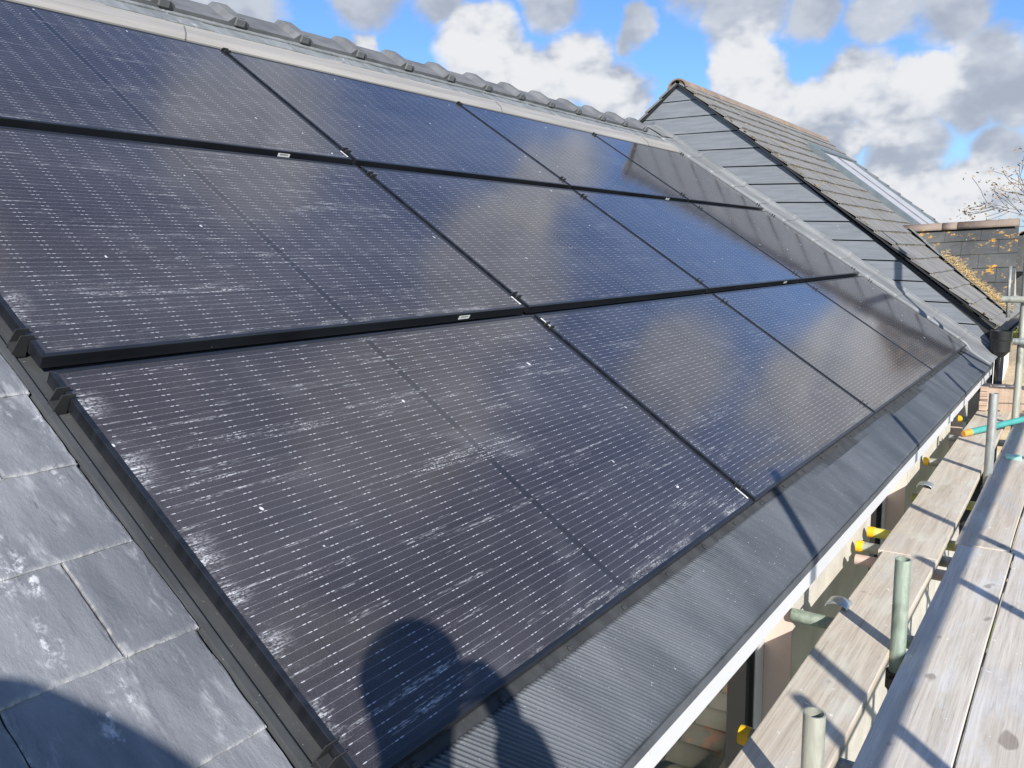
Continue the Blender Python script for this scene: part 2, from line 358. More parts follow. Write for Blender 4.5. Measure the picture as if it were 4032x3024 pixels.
# --- pleated eaves flashing in two lengths with a lap at u ~ 5.1
def pleats(u0, u1, lift, skew):
    mb = MB(); p = .0122; n = int((u1 - u0) / p); prof = [(0, 0), (.22, .0046), (.52, .0056), (.78, .0030)]
    rows = [(-.020, .7), (-.030, 1), (-.12, 1), (-.20, .95), (-.228, .55), (-.2425, .12)]
    vs = []
    for (v, a) in rows:
        for i in range(n):
            for (t, h) in prof:
                s = (v + .02) / -.2225
                wob = .0012 * math.sin(i * .7 + v * 30) + .004 * math.sin(i * .09) * s
                vs.append((u0 + (i + t) * p + wob + skew * s, v + (.0005 * math.sin(i * .53) + .0005 * math.sin(i * 1.9) if v in (-.02, -.2425) else 0), -.0475 + h * a * max(.22, min(1.25, 1.5 - .38 * (u0 + i * p))) * (1 + .15 * math.sin(i * .37) + .12 * math.sin(i * 1.7)) + lift + .0015 * math.sin(i * .05 + v * 9)))
    c = n * 4; fs = [(j * c + i, j * c + i + 1, (j + 1) * c + i + 1, (j + 1) * c + i) for j in range(len(rows) - 1) for i in range(c - 1)]
    mb.add(vs, fs); return mb
mb = pleats(-.06, 5.12, 0, .16); 
o = mb.build('eaves_flashing', M['apron'], house, RM, smooth=True)
o.modifiers.new('Solid', 'SOLIDIFY').thickness = .002
mb = pleats(5.10, 7.02, .004, .16); o = mb.build('eaves_flashing', M['apron'], house, RM, smooth=True); o.modifiers.new('Solid', 'SOLIDIFY').thickness = .003
# eaves edge strip behind the flashing
mb = MB(); mb.box(-4, 7.27, -.1755, -.10, -.2065, -.181); mb.build('eaves_strip', M['apron'], house)
# --- pale top flashing above the panels
mb = MB(); mb.prism([(3.178, -.042), (3.184, -.012), (3.222, .004), (3.320, .001), (3.36, .002), (3.36, -.042)], lambda a, b, t: (t, a, b), -3, 7.0)
mb.build('top_flashing', M['topflash'], house, RM)
for uu in (-.9, 1.55, 4.0, 6.3):
    mb = MB(); mb.prism([(3.181, -.010), (3.222, .0075), (3.320, .0045), (3.320, .0012), (3.222, .0042), (3.183, -.014)], lambda a, b, t: (t + .5 * (a - 3.18), a, b), uu, uu + .006)
    mb.build('flashing_joint', M['clip'], house, RM)
# --- lead flashing dressed up the gable, five overlapping lengths
mb = MB()
for k in range(13):
    v0, v1 = -.235 + k * .302 + (rr(-.03, .03) if k else 0), -.235 + (k + 1) * .302 + .05
    def lf(s, t, v0=v0, v1=v1, k=k):
        prof = [(7.012, -.050 if v0 < -.1 else -.046), (7.018, .002), (7.05, .007), (7.15, .010), (7.24, .018), (7.272, .036), (7.274, .055)]
        q = s * 6; i = min(int(q), 5); f = q - i
        u = prof[i][0] + (prof[i + 1][0] - prof[i][0]) * f; n = prof[i][1] + (prof[i + 1][1] - prof[i][1]) * f
        v = v0 + (v1 - v0) * t
        if v < 0 and u < 7.2: n = min(n, -.036 + (u - 7.0) * .25 + max(0, v + .03) * 1.2)
        return (u, v, n + .0045 * (1 - t) + (.002 if k % 2 else 0) * (u > 7.2) + .0005 * math.sin(13 * v + 9 * u + k))
    mb.grid(24, 8, lf)
o = mb.build('lead_flashing', M['lead'], house, RM, smooth=True); o.modifiers.new('Solid', 'SOLIDIFY').thickness = .004
# --- ridge tiles with clips
def ridge_tile(u0, u1, first):
    mb = MB(); vb, va = 3.485, 3.678
    n0, th = .006, .020
    def pt(v, n, t): return (t, v, n)
    # front leg, in roof coords, mirrored to the back slope through the ridge axis
    def front(a, b, t): return ROOF @ Vector((t, a, b))
    def mir(p): return Vector((p.x, 2 * (RIDGE_V * cA + .004) - p.y, p.z))
    L = u1 - u0
    def sec(x, lift, dn):   # outer section (front foot -> apex -> back foot) at x
        f = ROOF @ Vector((x, vb - dn, n0 + th + lift)); k = ROOF @ Vector((x, va - .03, n0 + th + lift)); top = ROOF @ Vector((x, va, n0 + th + lift - .003)); top.y = RIDGE_V * cA + .004; top.z += .002
        return [f, k, top, mir(k), mir(f)]
    def seci(x, lift): 
        f = ROOF @ Vector((x, vb, n0)); k = ROOF @ Vector((x, va - .03, n0)); top = k.copy(); top.y = RIDGE_V * cA + .004; top.z += .012
        return [f, k, top, mir(k), mir(f)]
    xs = [(u0, 0, 0), (u0 + L - .115, 0, 0), (u0 + L - .085, .030, .002), (u0 + L - .03, .034, .003), (u0 + L + .012, .010, .001), (u0 + L + .014, -.012, 0)]
    vs = []; 
    for x, l, d in xs: vs += sec(x, l, d)
    vs += seci(u1, 0) + seci(u0, 0)
    ns = len(xs) + 2
    fs = [(j * 5 + i, j * 5 + i + 1, ((j + 1) % ns) * 5 + i + 1, ((j + 1) % ns) * 5 + i) for j in range(ns) for i in range(4)]
    # feet
    o = len(xs)
    fs += [tuple([j * 5 for j in range(ns)]), tuple([j * 5 + 4 for j in range(ns - 1, -1, -1)])]
    mb.add(vs, fs)
    t = mb.build('ridge_tile', M['ridge'], house)
    mb = MB(); mb.box(u0 + L - .075, u0 + L - .02, vb - .012, vb + .03, n0 + .012, n0 + .050); mb.build('ridge_clip', M['clip'], t, RM, bevel=.003)
for k in range(-8, 13):
    a = 1.604 + .424 * (k - 1) + .045
    ridge_tile(a, a + .424, k == -8)
mb = MB(); mb.grid(6, 6, lambda s, t: ROOF @ Vector((7.02 + .27 * s, 3.44 + .24 * t, .02 + .02 * s + .004 * math.sin(7 * s + 5 * t)))); mb.build('ridge_end_flashing', M['lead'], house, smooth=True)
# --- fascia, soffit, walls
mb = MB(); mb.box(-4, 4.903, -.167, -.147, -.272, -.192); mb.box(4.909, 7.29, -.167, -.147, -.272, -.192)
fa = mb.build('fascia', M['whitepvc'], house, bevel=.002)
for x in (.62, 1.14, 1.66, 2.18, 2.7, 3.22, 3.75, 4.3, 4.8, 5.3, 5.85, 6.4, 6.9):
    mb = MB(); mb.tube((x, -.1672, -.222), (x, -.170, -.222), .0042, .0034, 10); mb.build('screw_cover', M['whitepvc'], fa, smooth=True)
mb = MB(); mb.box(4.885, 4.927, -.1705, -.1675, -.275, -.189); mb.build('joint_trim', M['whitepvc'], fa)
mb = MB(); mb.box(-4, 7.27, -.146, .0, -.268, -.259); mb.build('soffit', M['soffit'], house)
WIN = [(.95, 2.205), (3.50, 4.46), (6.25, 7.02)]
mb = MB(); x = -4
for a, b_ in WIN:
    mb.box(x, a, 0, .22, -2.9, -.262); mb.box(a, b_, 0, .22, -2.9, -1.45); x = b_
mb.box(x, 7.29, 0, .22, -2.9, -.262)
mb.box(-4.2, -4.0, 0, 2 * yR, -2.9, -.2); mb.box(-4, 7.29, 2 * yR - .2, 2 * yR, -2.9, -.2)
mb.build('wall', M['stucco'], house)
for (a, b_) in WIN:
    mb = MB()   # reveals
    mb.box(b_ - .004, b_ - .0005, .002, .105, -1.449, -.27); mb.build('window_reveal', M['reveal'], house)
    mb = MB(); mb.box(a + .0005, a + .004, .002, .105, -1.449, -.27); mb.build('window_reveal', M['reveal'], house)
    mb = MB()
    f = .062; y0, y1 = .105, .165
    mb.box(a + .004, a + f, y0, y1, -1.449, -.268); mb.box(b_ - f - .03, b_ - .004, y0, y1, -1.449, -.268)
    mb.box(a + f, b_ - f - .03, y0, y1, -1.449, -1.38); mb.box(a + f, b_ - f - .03, y0, y1, -.33, -.268)
    w = mb.build('window', M['whitepvc'], house, bevel=.003)
    mb = MB(); g = .011; aa, bb = a + f, b_ - f - .03
    mb.box(aa, aa + g, y0 + .006, y1, -1.38, -.33); mb.build('gasket', M['rubber'], w)
    mb = MB(); mb.box(bb - g, bb, y0 + .006, y1, -1.38, -.33); mb.build('gasket', M['rubber'], w)
    mb = MB(); mb.box(aa, bb, y0 + .02, y0 + .03, -1.39, -.32); mb.build('pane', M['glass'], w)
    mb = MB(); mb.box(aa, bb, y0 + .25, y0 + .27, -1.5, -.27); mb.build('blind', M['blind'], w)
mb = MB(); mb.box(-4, 7.27, .6, 3, -.29, -.27); mb.build('ceiling', M['soffit'], house)

# ================================================================== SOLAR PANELS
PW, PH, CP, RP, TH = 1.717, 1.029, 1.742, 1.0628, .031
def frame_mb():
    mb = MB(); w = .011
    outer = [(0, 0), (PW, 0), (PW, PH), (0, PH)]; inner = [(w, w), (PW - w, w), (PW - w, PH - w), (w, PH - w)]
    for i in range(4):
        j = (i + 1) % 4
        a, b_, c, d = outer[i], outer[j], inner[j], inner[i]
        vs = [(*p, 0) for p in (a, b_, c, d)] + [(*p, -TH) for p in (a, b_, c, d)]
        mb.add(vs, [(0, 1, 2, 3), (7, 6, 5, 4), (0, 4, 5, 1), (2, 6, 7, 3), (1, 5, 6, 2), (3, 7, 4, 0)])
    return mb
def fin_mb(mid):
    mb = MB()
    if not mid: prof = [(-.0300, -.042), (-.0300, -.026), (-.0195, .0125), (.006, .0125), (.010, .004), (.002, .001), (-.0015, .001), (-.0015, -.042)]
    else: prof = [(-.0262, -.030), (-.0262, .006), (-.018, .0135), (.011, .0135), (.010, .004), (.001, .001), (-.001, .001), (-.001, -.030)]
    for dv in (-.0125, .0105): mb.prism(prof, lambda a, b, t: (a, t, b), dv, dv + .0022)
    mb.box(prof[0][0] + .002, -.002, -.0102, .0104, -.040, -.018)
    return mb
def sticker_mb(): return None
ROWN = {0: 'bottom', 1: 'middle', 2: 'top'}
COLN = ['first column, beside the loose slates on the left', 'second column from the left', 'third column from the left', 'last column, against the lead flashing on the right']
proto = empty('solar_panel', '', 'solar panel')
fr = frame_mb().build('frame', M['frame'], proto, bevel=.0012)
mb = MB(); mb.grid(1, 1, lambda s, t: (.0105 + s * (PW - .021), .0105 + t * (PH - .021), -.0016)); gl = mb.build('glass', M['cells'], proto)
mb = MB(); mb.box(.012, PW - .012, .012, PH - .012, -.012, -.008); bk = mb.build('backsheet', M['clamp'], proto)
finE = fin_mb(False).build('clamp', M['clamp'], proto, bevel=.0006); finM = fin_mb(True).build('clamp', M['clamp'], proto, bevel=.0006)
def stk(mb, ink, o, ax, ay, w, h):
    """paper label with bar code lines on the plane o + ax*s + ay*t"""
    o, ax, ay = Vector(o), Vector(ax), Vector(ay); nn = ax.cross(ay).normalized()
    mb.add([o, o + ax * w, o + ax * w + ay * h, o + ay * h, *(p + nn * .0005 for p in (o, o + ax * w, o + ax * w + ay * h, o + ay * h))], [(0, 1, 2, 3), (4, 5, 6, 7), (0, 1, 5, 4), (1, 2, 6, 5), (2, 3, 7, 6), (3, 0, 4, 7)])
    x = .15
    while x < .82:
        bw = rr(.012, .04); q = o + nn * .0008
        ink.add([q + ax * w * x + ay * h * .45, q + ax * w * (x + bw) + ay * h * .45, q + ax * w * (x + bw) + ay * h * .85, q + ax * w * x + ay * h * .85], [(0, 1, 2, 3)]); x += bw + rr(.015, .03)
def sticker(p, o, ax, ay, w, h):
    mb, ink = MB(), MB(); stk(mb, ink, o, ax, ay, w, h)
    s = mb.build('label_sticker', M['sticker'], p); ink.build('bar_code', M['ink'], s)
def cp(o, parent):
    c = o.copy(); col.objects.link(c); c.parent = parent; return c
tilt = Matrix.Rotation(math.radians(-.5), 4, 'X')
LAB = {(0, 0): 'dusty black solar panel nearest the camera, with white smears and a head shadow on it',
 (0, 1): 'black solar panel in the bottom row, second from left, pole shadow at its corner',
 (0, 2): 'black solar panel in the bottom row, third from left, reflecting pale grey cloud',
 (0, 3): 'black solar panel at the far right end of the bottom row, beside lead flashing',
 (1, 0): 'black solar panel in the middle row, first column, with a long white streak',
 (1, 1): 'black solar panel in the middle row, second from the left',
 (1, 2): 'black solar panel in the middle row, third from left, reflecting pale blue sky',
 (1, 3): 'black solar panel in the middle row, far right, half reflecting the grey gable',
 (2, 0): 'black solar panel in the top row, first column, cut by the left picture edge',
 (2, 1): 'black solar panel in the top row, second from the left, below the ridge',
 (2, 2): 'black solar panel in the top row, third from the left',
 (2, 3): 'black solar panel in the top row, far right, mostly reflecting grey'}
protos = (fr, gl, bk)
for r in range(3):
    for c in range(4):
        Mx = ROOF @ Matrix.Translation((c * CP, r * RP, 0)) @ tilt
        if r == 0 and c == 0: p = proto
        else:
            p = proto.copy(); col.objects.link(p)
            for q in protos: cp(q, p)
        p.matrix_world = Mx
        tag(p, LAB[(r, c)], 'solar panel', 'solar panels set in three rows on the roof')
        g_ = [q for q in p.children if q.name.startswith('glass')][0]
        g_.color = ({0: 1., 1: .55, 2: .32, 3: .15}[c] * (1, .85, .55)[r], (1. if c == 0 else .35) * (1, .8, .5)[r], 0, 1)
        src = finE if c == 0 else finM
        for vv in ((.068, .949) if r < 2 else (.068, 1.005)):
            k = cp(src, p); k.location = (0, vv, 0)
        if c == 3:
            for vv in ((.068, .949) if r < 2 else (.068, 1.005)):
                k = cp(finE, p); k.rotation_euler = (0, 0, math.pi); k.location = (PW, vv, 0)
D.objects.remove(finE); D.objects.remove(finM)
def panel_at(r, c):
    return [o for o in D.objects if o.get('label') == LAB[(r, c)]][0]
for (r, c) in ((1, 0), (2, 0), (2, 2), (1, 2)):
    sticker(panel_at(r, c), (1.335, -.0006, -.023), (1, 0, 0), (0, 0, 1), .056, .014)
for (r, c) in ((1, 0), (0, 0), (2, 0)):
    sticker(panel_at(r, c), (PW - .009, .018, .0006), (0, 1, 0), (-1, 0, 0), .050, .0075)
for (r, c) in ((0, 1),):
    sticker(panel_at(r, c), (.009, .945, .0006), (0, 1, 0), (-1, 0, 0), .055, .0075)

# ================================================================== NEIGHBOUR HOUSE
XG = 7.30
nbh = empty('neighbour_house', 'taller grey neighbouring house with clad gable, brown ridge tiles and a dark slate wing', 'house')
AY, AZ, KS = 2.775, 2.525, .803      # ridge and slope
XF = 12.6
def nbz(y): return AZ - abs(AY - y) * KS
eY = -.19
mb = MB(); mb.prism([(.11, -2.9), (2 * AY - eY, -2.9), (2 * AY - eY, nbz(eY) - .08), (AY, AZ - .07), (.11, nbz(.11) - .07)], lambda a, b, t: (t, a, b), XG + .02, XF - .05)
mb.build('wall', M['stucco'], nbh)
# cladding: lapped boards on the gable
mb = MB(); z = AZ - .10; pitch = .1715; i = 0; z = 2.310
tops = [2.48, 2.311, 2.143, 1.972, 1.797, 1.623, 1.449, 1.275, 1.100, .93, .757, .584, .411, .238, .065, -.11, -.28]
for i in range(len(tops) - 1):
    zt, zb = tops[i] - .001, tops[i + 1] + .011
    sl = min(.05, .022 + .006 * i)
    nseg = 2
    yl = lambda zz: (AY - (AZ - .035 - zz) / KS, AY + (AZ - .035 - zz) / KS)
    a0, b0 = yl(zb); a1, b1 = yl(zt)
    a0, a1 = max(a0, -.16), max(a1, -.16)
    ym = 1.6
    def cz(y, zz): return zz + (y - 1.9) * sl
    b0 = min(b0, 3.3); b1 = min(b1, 3.3)
    vs = []
    for (y, zz, dx) in ((a0, zb, -.022), (b0, zb, -.022), (b1, zt, -.012), (a1, zt, -.012)): vs.append((XG + dx, y, cz(y, zz)))
    for (y, zz, dx) in ((a0, zb, -.004), (b0, zb, -.004), (b1, zt, -.004), (a1, zt, -.004)): vs.append((XG + dx, y, cz(y, zz)))
    mb.add(vs, [(0, 1, 2, 3), (7, 6, 5, 4), (0, 4, 5, 1), (1, 5, 6, 2), (2, 6, 7, 3), (3, 7, 4, 0)])
mb.build('cladding', M['cladding'], nbh)
mb = MB(); mb.prism([(-.17, -2.9), (3.0, -2.9), (3.0, 2.28), (AY, AZ - .06), (-.17, .10)], lambda a, b, t: (t, a, b), XG - .003, XG + .019); mb.build('gap_shade_backing', M['black_trim_shade'], nbh)  # black sheet painting the shade in the gaps between boards
mb = MB()
for s in (1, -1):
    mb.prism([(AY - s * 2.94, AZ - 2.94 * KS - .034), (AY, AZ - .034), (AY, AZ - .014), (AY - s * 2.94, AZ - 2.94 * KS - .014)], lambda a, b, t: (t, a, b), XG - .052 + (.002 if s < 0 else 0), XG + .03)
mb.build('verge_trim_shade', M['black_trim_shade'], nbh)  # verge trim; its black also paints the shadow line under the tiles
# roof slope: lapped tile courses each its own small step, tiles with slight wave along x
def tile_slope(x0, x1, ytop, ylow, sgn, mat, name, gauge=.205, tw=.33):
    mb = MB(); L = (ytop - ylow) * math.sqrt(1 + KS * KS); n = int(L / gauge) + 1
    dy = gauge / math.sqrt(1 + KS * KS)
    ny, nz = -KS / math.sqrt(1 + KS * KS), 1 / math.sqrt(1 + KS * KS)
    for k in range(n):
        yt = ytop - k * dy; yb = max(ylow, yt - dy)
        x = x0 - (tw / 2 if k % 2 else 0); 
        while x < x1:
            a, b_ = max(x, x0) + .0005, min(x + tw, x1) - .0005
            if b_ - a > .02:
                j = rr(-.003, .003); jb = rr(-.004, .004)
                def P(y, n_, xx): 
                    return (xx, AY - sgn * (AY - (y + ny * n_)), nbz(y) + nz * n_)
                vs = [P(yb - .012 + jb, .026 + j, a), P(yb - .012 + jb, .026 + j, b_), P(yt, .010, b_), P(yt, .010, a), P(yb - .012 + jb, .006, a), P(yb - .012 + jb, .006, b_), P(yt, -.01, b_), P(yt, -.01, a)]
                mb.add(vs, [(0, 1, 2, 3), (7, 6, 5, 4), (0, 4, 5, 1), (1, 5, 6, 2), (2, 6, 7, 3), (3, 7, 4, 0)])
            x += tw
    return mb.build(name, mat, nbh)
tile_slope(XG - .055, XF, AY - .02, eY, 1, M['tile'], 'roof_slope')
tile_slope(XG - .055, XF, AY - .02, eY, -1, M['tile'], 'roof_slope')
# moss and grit gathered in the course joints and along the verge
mb = MB(); dy = .205 / math.sqrt(1 + KS * KS)
for k in range(1, 15):
    y = AY - .02 - k * dy; x = XG - .05
    while x < XF:
        if R() < (.85 if x < 9.5 else .5):
            s = rr(.003, .009); yy = y - .012 + rr(-.006, .006); xl = rr(.02, .09)
            mb.grid(3, 2, lambda a, b, x=x, yy=yy, s=s, xl=xl: (x + a * xl, yy - .022 + b * .03, nbz(yy - .022 + b * .03) + .014 + s * math.sin(math.pi * a) * (.6 + .4 * b)))
        x += rr(.05, .16)
y = AY
while y > -.1:
    s = rr(.005, .013); yl_ = rr(.02, .07)
    mb.tube((XG - .055 + rr(-.008, .02), y, nbz(y) + .018), (XG - .05 + rr(-.008, .02), y - yl_, nbz(y - yl_) + .018), s * .7, s * .5, 6); y -= rr(.03, .16)
mb.build('moss', M['moss'], nbh, smooth=True)['kind'] = 'stuff'
# ridge tiles
x = XG - .07
while x < XF:
    L = min(.45, XF - x)
    if L > .1:
        mb = MB(); n = 8
        for dz in (0,):
            ring = lambda xx, r_: [(xx, AY + math.sin(t) * r_ * 1.05, AZ - .075 + math.cos(t) * r_) for t in [math.radians(-82 + 164 * i / n) for i in range(n + 1)]]
            vs = ring(x, .105) + ring(x + L - .006, .105) + ring(x + L - .006, .090) + ring(x, .090); m_ = n + 1
            fs = [(k * m_ + i, k * m_ + i + 1, ((k + 1) % 4) * m_ + i + 1, ((k + 1) % 4) * m_ + i) for k in range(4) for i in range(n)]
            fs += [(0, m_, 2 * m_, 3 * m_), (n, m_ + n, 2 * m_ + n, 3 * m_ + n)]
            mb.add(vs, fs)
        mb.build('ridge_tile', M['terracotta'], nbh, smooth=False)
    x += .45
# rooflight: long pale glazed strip down the slope
NS = Matrix(((1, 0, 0, 0), (0, 1, 0, 0), (0, 0, 1, 0), (0, 0, 0, 1)))
def NP(x, y, n): return (x, y - n * KS / 1.2825, nbz(y) + n / 1.2825)
def nbox(mb, x0, x1, y0, y1, n0, n1):
    vs = [NP(x0, y0, n0), NP(x1, y0, n0), NP(x1, y1, n0), NP(x0, y1, n0), NP(x0, y0, n1), NP(x1, y0, n1), NP(x1, y1, n1), NP(x0, y1, n1)]
    mb.add(vs, [(3, 2, 1, 0), (4, 5, 6, 7), (0, 1, 5, 4), (1, 2, 6, 5), (2, 3, 7, 6), (3, 0, 4, 7)])
mb = MB(); nbox(mb, 9.72, 9.86, .45, 2.20, .01, .075); nbox(mb, 11.5, 11.58, .45, 2.20, .01, .075); nbox(mb, 9.861, 11.499, 2.10, 2.19, .01, .08)
sk = mb.build('rooflight', M['greyframe'], nbh)
mb = MB(); nbox(mb, 9.861, 11.499, .45, 2.099, .02, .055); mb.build('pane', M['polycarb'], sk)
mb = MB(); nbox(mb, 10.66, 10.69, .451, 2.098, .0555, .066); mb.build('glazing_bar', M['clip'], sk)
# slate wing with its own ridge, and the valley between
VT, VB = Vector((9.06, .872, .999)), Vector((8.17, -.185, .150))
WE = Vector((9.10, -.125, 1.032))
wn = (WE - VT).cross(VB - VT).normalized()
if wn.x > 0: wn = -wn
mb = MB()
# courses along the wing ridge (y) stepping down slope
e1 = (WE - VT).normalized()          # along ridge towards the street
dn = wn.cross(e1); 
if dn.z > 0: dn = -dn
LW = (WE - VT).length
nC = 6; Ls = 1.22; 
kx = (VB - VT).dot(e1) / (VB - VT).dot(dn)     # valley line: s = kx * t
for k in range(nC):
    t0, t1 = k * Ls / nC, (k + 1) * Ls / nC + .012
    s0 = max(kx * t0, 0); s1 = max(kx * t1, 0)
    x = LW + .04; w = .33; off = w / 2 if k % 2 else 0
    edges = []; q = LW + .03; first = True
    while q > s0 - .3:
        nx = q - (w - off if first else w); first = False
        a = max(nx + .003, s0 - .04); b_ = q
        if b_ - a > .02:
            j = rr(-.002, .003)
            f = lambda s, t, n_: VT + e1 * s + dn * t + wn * n_
            aa = max(a, s1 - .06)
            vs = [f(a, t0, .004), f(b_, t0, .004), f(b_, t1, .014 + j), f(max(a, min(aa, b_ - .01)), t1, .014 + j)]
            vs += [p - wn * .008 for p in vs]
            mb.add(vs, [(0, 1, 2, 3), (7, 6, 5, 4), (0, 4, 5, 1), (1, 5, 6, 2), (2, 6, 7, 3), (3, 7, 4, 0)])
        q = nx
mb.build('wing_slates', M['wing'], nbh)
mb = MB(); back = Vector((1.9, 0, 0))
mb.add([VT, WE, WE + Vector((.85, .0, -.85)), VT + Vector((.85, .9, -.85)), VB + Vector((0, .02, -.03))], [(0, 1, 2, 3)])
gy = WE.y + .03
mb.add([(WE.x, gy, WE.z - .02), (8.22, gy, .14), (8.22, gy, -2.9), (9.95, gy, -2.9), (9.95, gy, .14), (WE.x, gy + .15, WE.z - .02), (8.22, gy + .15, .14), (8.22, gy + .15, -2.9), (9.95, gy + .15, -2.9), (9.95, gy + .15, .14)],
       [(0, 1, 2, 3, 4), (9, 8, 7, 6, 5), (0, 1, 6, 5), (0, 4, 9, 5), (1, 2, 7, 6), (4, 3, 8, 9)])
mb.build('wing_gable', M['farwall'], nbh)
def half_round(p0, p1, r, mat, name, parent, pieces):
    p0, p1 = Vector(p0), Vector(p1); d = p1 - p0; L = d.length; d.normalize(); side = d.cross(Vector((0, 0, 1))).normalized(); upv = side.cross(d)
    for (a, b_) in pieces:
        mb = MB(); n = 9; ring = lambda s, q: [p0 + d * L * s + side * math.sin(t) * q + upv * (math.cos(t) * q - r * .75) for t in [math.radians(-85 + 170 * i / n) for i in range(n + 1)]]
        vs = ring(a, r) + ring(b_, r) + ring(b_, r * .86) + ring(a, r * .86); m_ = n + 1
        fs = [(k * m_ + i, k * m_ + i + 1, ((k + 1) % 4) * m_ + i + 1, ((k + 1) % 4) * m_ + i) for k in range(4) for i in range(n)] + [(0, m_, 2 * m_, 3 * m_), (n, m_ + n, 2 * m_ + n, 3 * m_ + n)]
        mb.add(vs, fs); mb.build(name, mat, parent, smooth=True)
half_round(VT + Vector((.02, .06, .045)), WE + Vector((0, -.03, .045)), .085, M['terracotta'], 'ridge_tile', nbh, [(0, .36), (.365, .49), (.495, 1.0)])
# second gable end just beyond, on the right
mb = MB(); mb.prism([(-.30, .93), (-.30, .22), (.3, .22), (.3, .93)], lambda a, b, t: (t, a, b), 10.6, 10.75)
mb.box(9.6, 10.58, -.21, -.10, .55, .93)
mb.build('wing_slates', M['wing'], nbh)
half_round((9.9, -.155, .97), (10.6, -.155, .97), .07, M['terracotta'], 'ridge_tile', nbh, [(0, 1)])
mb = MB()
for k in range(6):
    a, b_ = k / 6, (k + 1) / 6 + .01
    p, q = VT.lerp(VB, a), VT.lerp(VB, b_); sx = Vector((-.085, 0, -.0)); up = Vector((0, -.02, .034))
    mb.add([p + up + sx * 1.1, p + up * 1.1 + Vector((.03, 0, .0)), q + up * 1.05 + Vector((.03, 0, 0)), q + up * .95 + sx * 1.1], [(0, 1, 2, 3)])
o = mb.build('valley_lead', M['band'], nbh); o.modifiers.new('Solid', 'SOLIDIFY').thickness = .004
# gutter, hopper and downpipe at the eaves corner
mb = MB(); 
def gut(s, t):
    a = math.radians(180 + 180 * t); return (XG + .02 + s * 5, eY - .02 + .062 * math.cos(a), .09 + .062 * math.sin(a))
mb.grid(2, 12, gut); o = mb.build('gutter', M['blackpvc'], nbh, smooth=True); o.modifiers.new('Solid', 'SOLIDIFY').thickness = .004
mb = MB(); cx_, cy_ = 7.24, -.215
def hop(z0, z1, r0, r1): mb.tube((cx_, cy_, z0), (cx_, cy_, z1), r0, r1, 20, caps=False)
hop(.105, .03, .085, .085); hop(.03, .02, .085, .078); hop(.02, -.07, .078, .076); hop(-.07, -.115, .076, .036); hop(.105, .105, .085, .079); hop(.105, .02, .079, .070)
mb.tube((cx_, cy_, .06), (cx_, cy_, .055), .0785, .0785, 20)
h = mb.build('rainwater_hopper', M['blackpvc'], nbh, smooth=True)
mb = MB(); mb.tube((cx_, cy_, -.10), (cx_, cy_, -2.9), .034, .034, 16); mb.tube((cx_, cy_, -.62), (cx_, cy_, -.70), .04, .04, 16); mb.build('downpipe', M['blackpvc'], nbh, smooth=True)
# dry straw lodged in the valley
mb = MB()
for i in range(900):
    t = .36 + .62 * R() ** .9; p = VT.lerp(VB, t) + Vector((rr(-.05, .03), rr(-.05, .02), .055 + rr(-.02, .035)))
    d = Vector((rr(-1, 1), rr(-1, 1), rr(-.3, .6))).normalized() * rr(.02, .075)
    mb.tube(p, p + d, .0018, .0012, 3)
tag(mb.build('straw', M['straw'], None), 'dry straw lodged along the valley gutter beside the dark slate wing', 'straw', kind='stuff')

# ================================================================== SCAFFOLD
def board(name, label, x0, x1, y0, y1, zt, mat, rot=0, group='scaffold boards along the eaves', th=.038):
    mb = MB(); n = 12; L = x1 - x0; w = y1 - y0
    def P(s, t, z): return ((s - .5) * L, (t - .5) * w + .0015 * math.sin(s * 17 + t), z + .0012 * math.sin(s * 9 + x0) + .0008 * math.cos(t * 3))
    mb.grid(n, 2, lambda s, t: P(s, t, 0)); mb.grid(n, 2, lambda s, t: P(s, t, -th))
    q = (n + 1) * 3
    fs = [(i, i + 1, q + i + 1, q + i) for i in range(n)] + [(2 * (n + 1) + i, 2 * (n + 1) + i + 1, q + 2 * (n + 1) + i + 1, q + 2 * (n + 1) + i) for i in range(n)]
    for c in (0, n): fs += [(j * (n + 1) + c, (j + 1) * (n + 1) + c, q + (j + 1) * (n + 1) + c, q + j * (n + 1) + c) for j in range(2)]
    mb.f += fs
    o = mb.build(name, mat, None, Matrix.Translation(((x0 + x1) / 2, (y0 + y1) / 2, zt)) @ Matrix.Rotation(rot, 4, 'Z'), bevel=.003)
    return tag(o, label, 'board', group)
BZ = -.5
b1 = board('scaffold_board', 'near scaffold board beside the fascia, crossed by dark pole shadows', -1.0, 2.90, -.383, -.172, BZ, M['board'])
b2 = board('scaffold_board', 'far scaffold board beside the fascia, with the yellow capped tube under its near end', 2.908, 6.72, -.374, -.142, BZ, M['board'], .006)
ys = [(-.636, -.430), (-.850, -.643), (-1.062, -.856), (-1.274, -1.068), (-1.487, -1.280)]
NL = ['near grey scaffold board just right of the upright tubes', 'near grey scaffold board at the lower right corner of the picture', 'near scaffold board third out from the upright tubes', 'near scaffold board fourth out from the upright tubes', 'near outermost scaffold board on the open side']
FL = ['far grey scaffold board just right of the upright tubes, with a mint block on it', 'far scaffold board at the right picture edge, second out from the upright tubes', 'far scaffold board third out from the upright tubes', 'far scaffold board fourth out from the upright tubes', 'far outermost scaffold board on the open side']
for i, (a, b_) in enumerate(ys):
    board('scaffold_board', NL[i], -2.6, 3.165 + rr(-.01, .01), a, b_, BZ, M['board_grey'])
    board('scaffold_board', FL[i], 3.175, 6.72, a + .012, b_ + .012, BZ + .003, M['board_grey'] if i else M['board'])
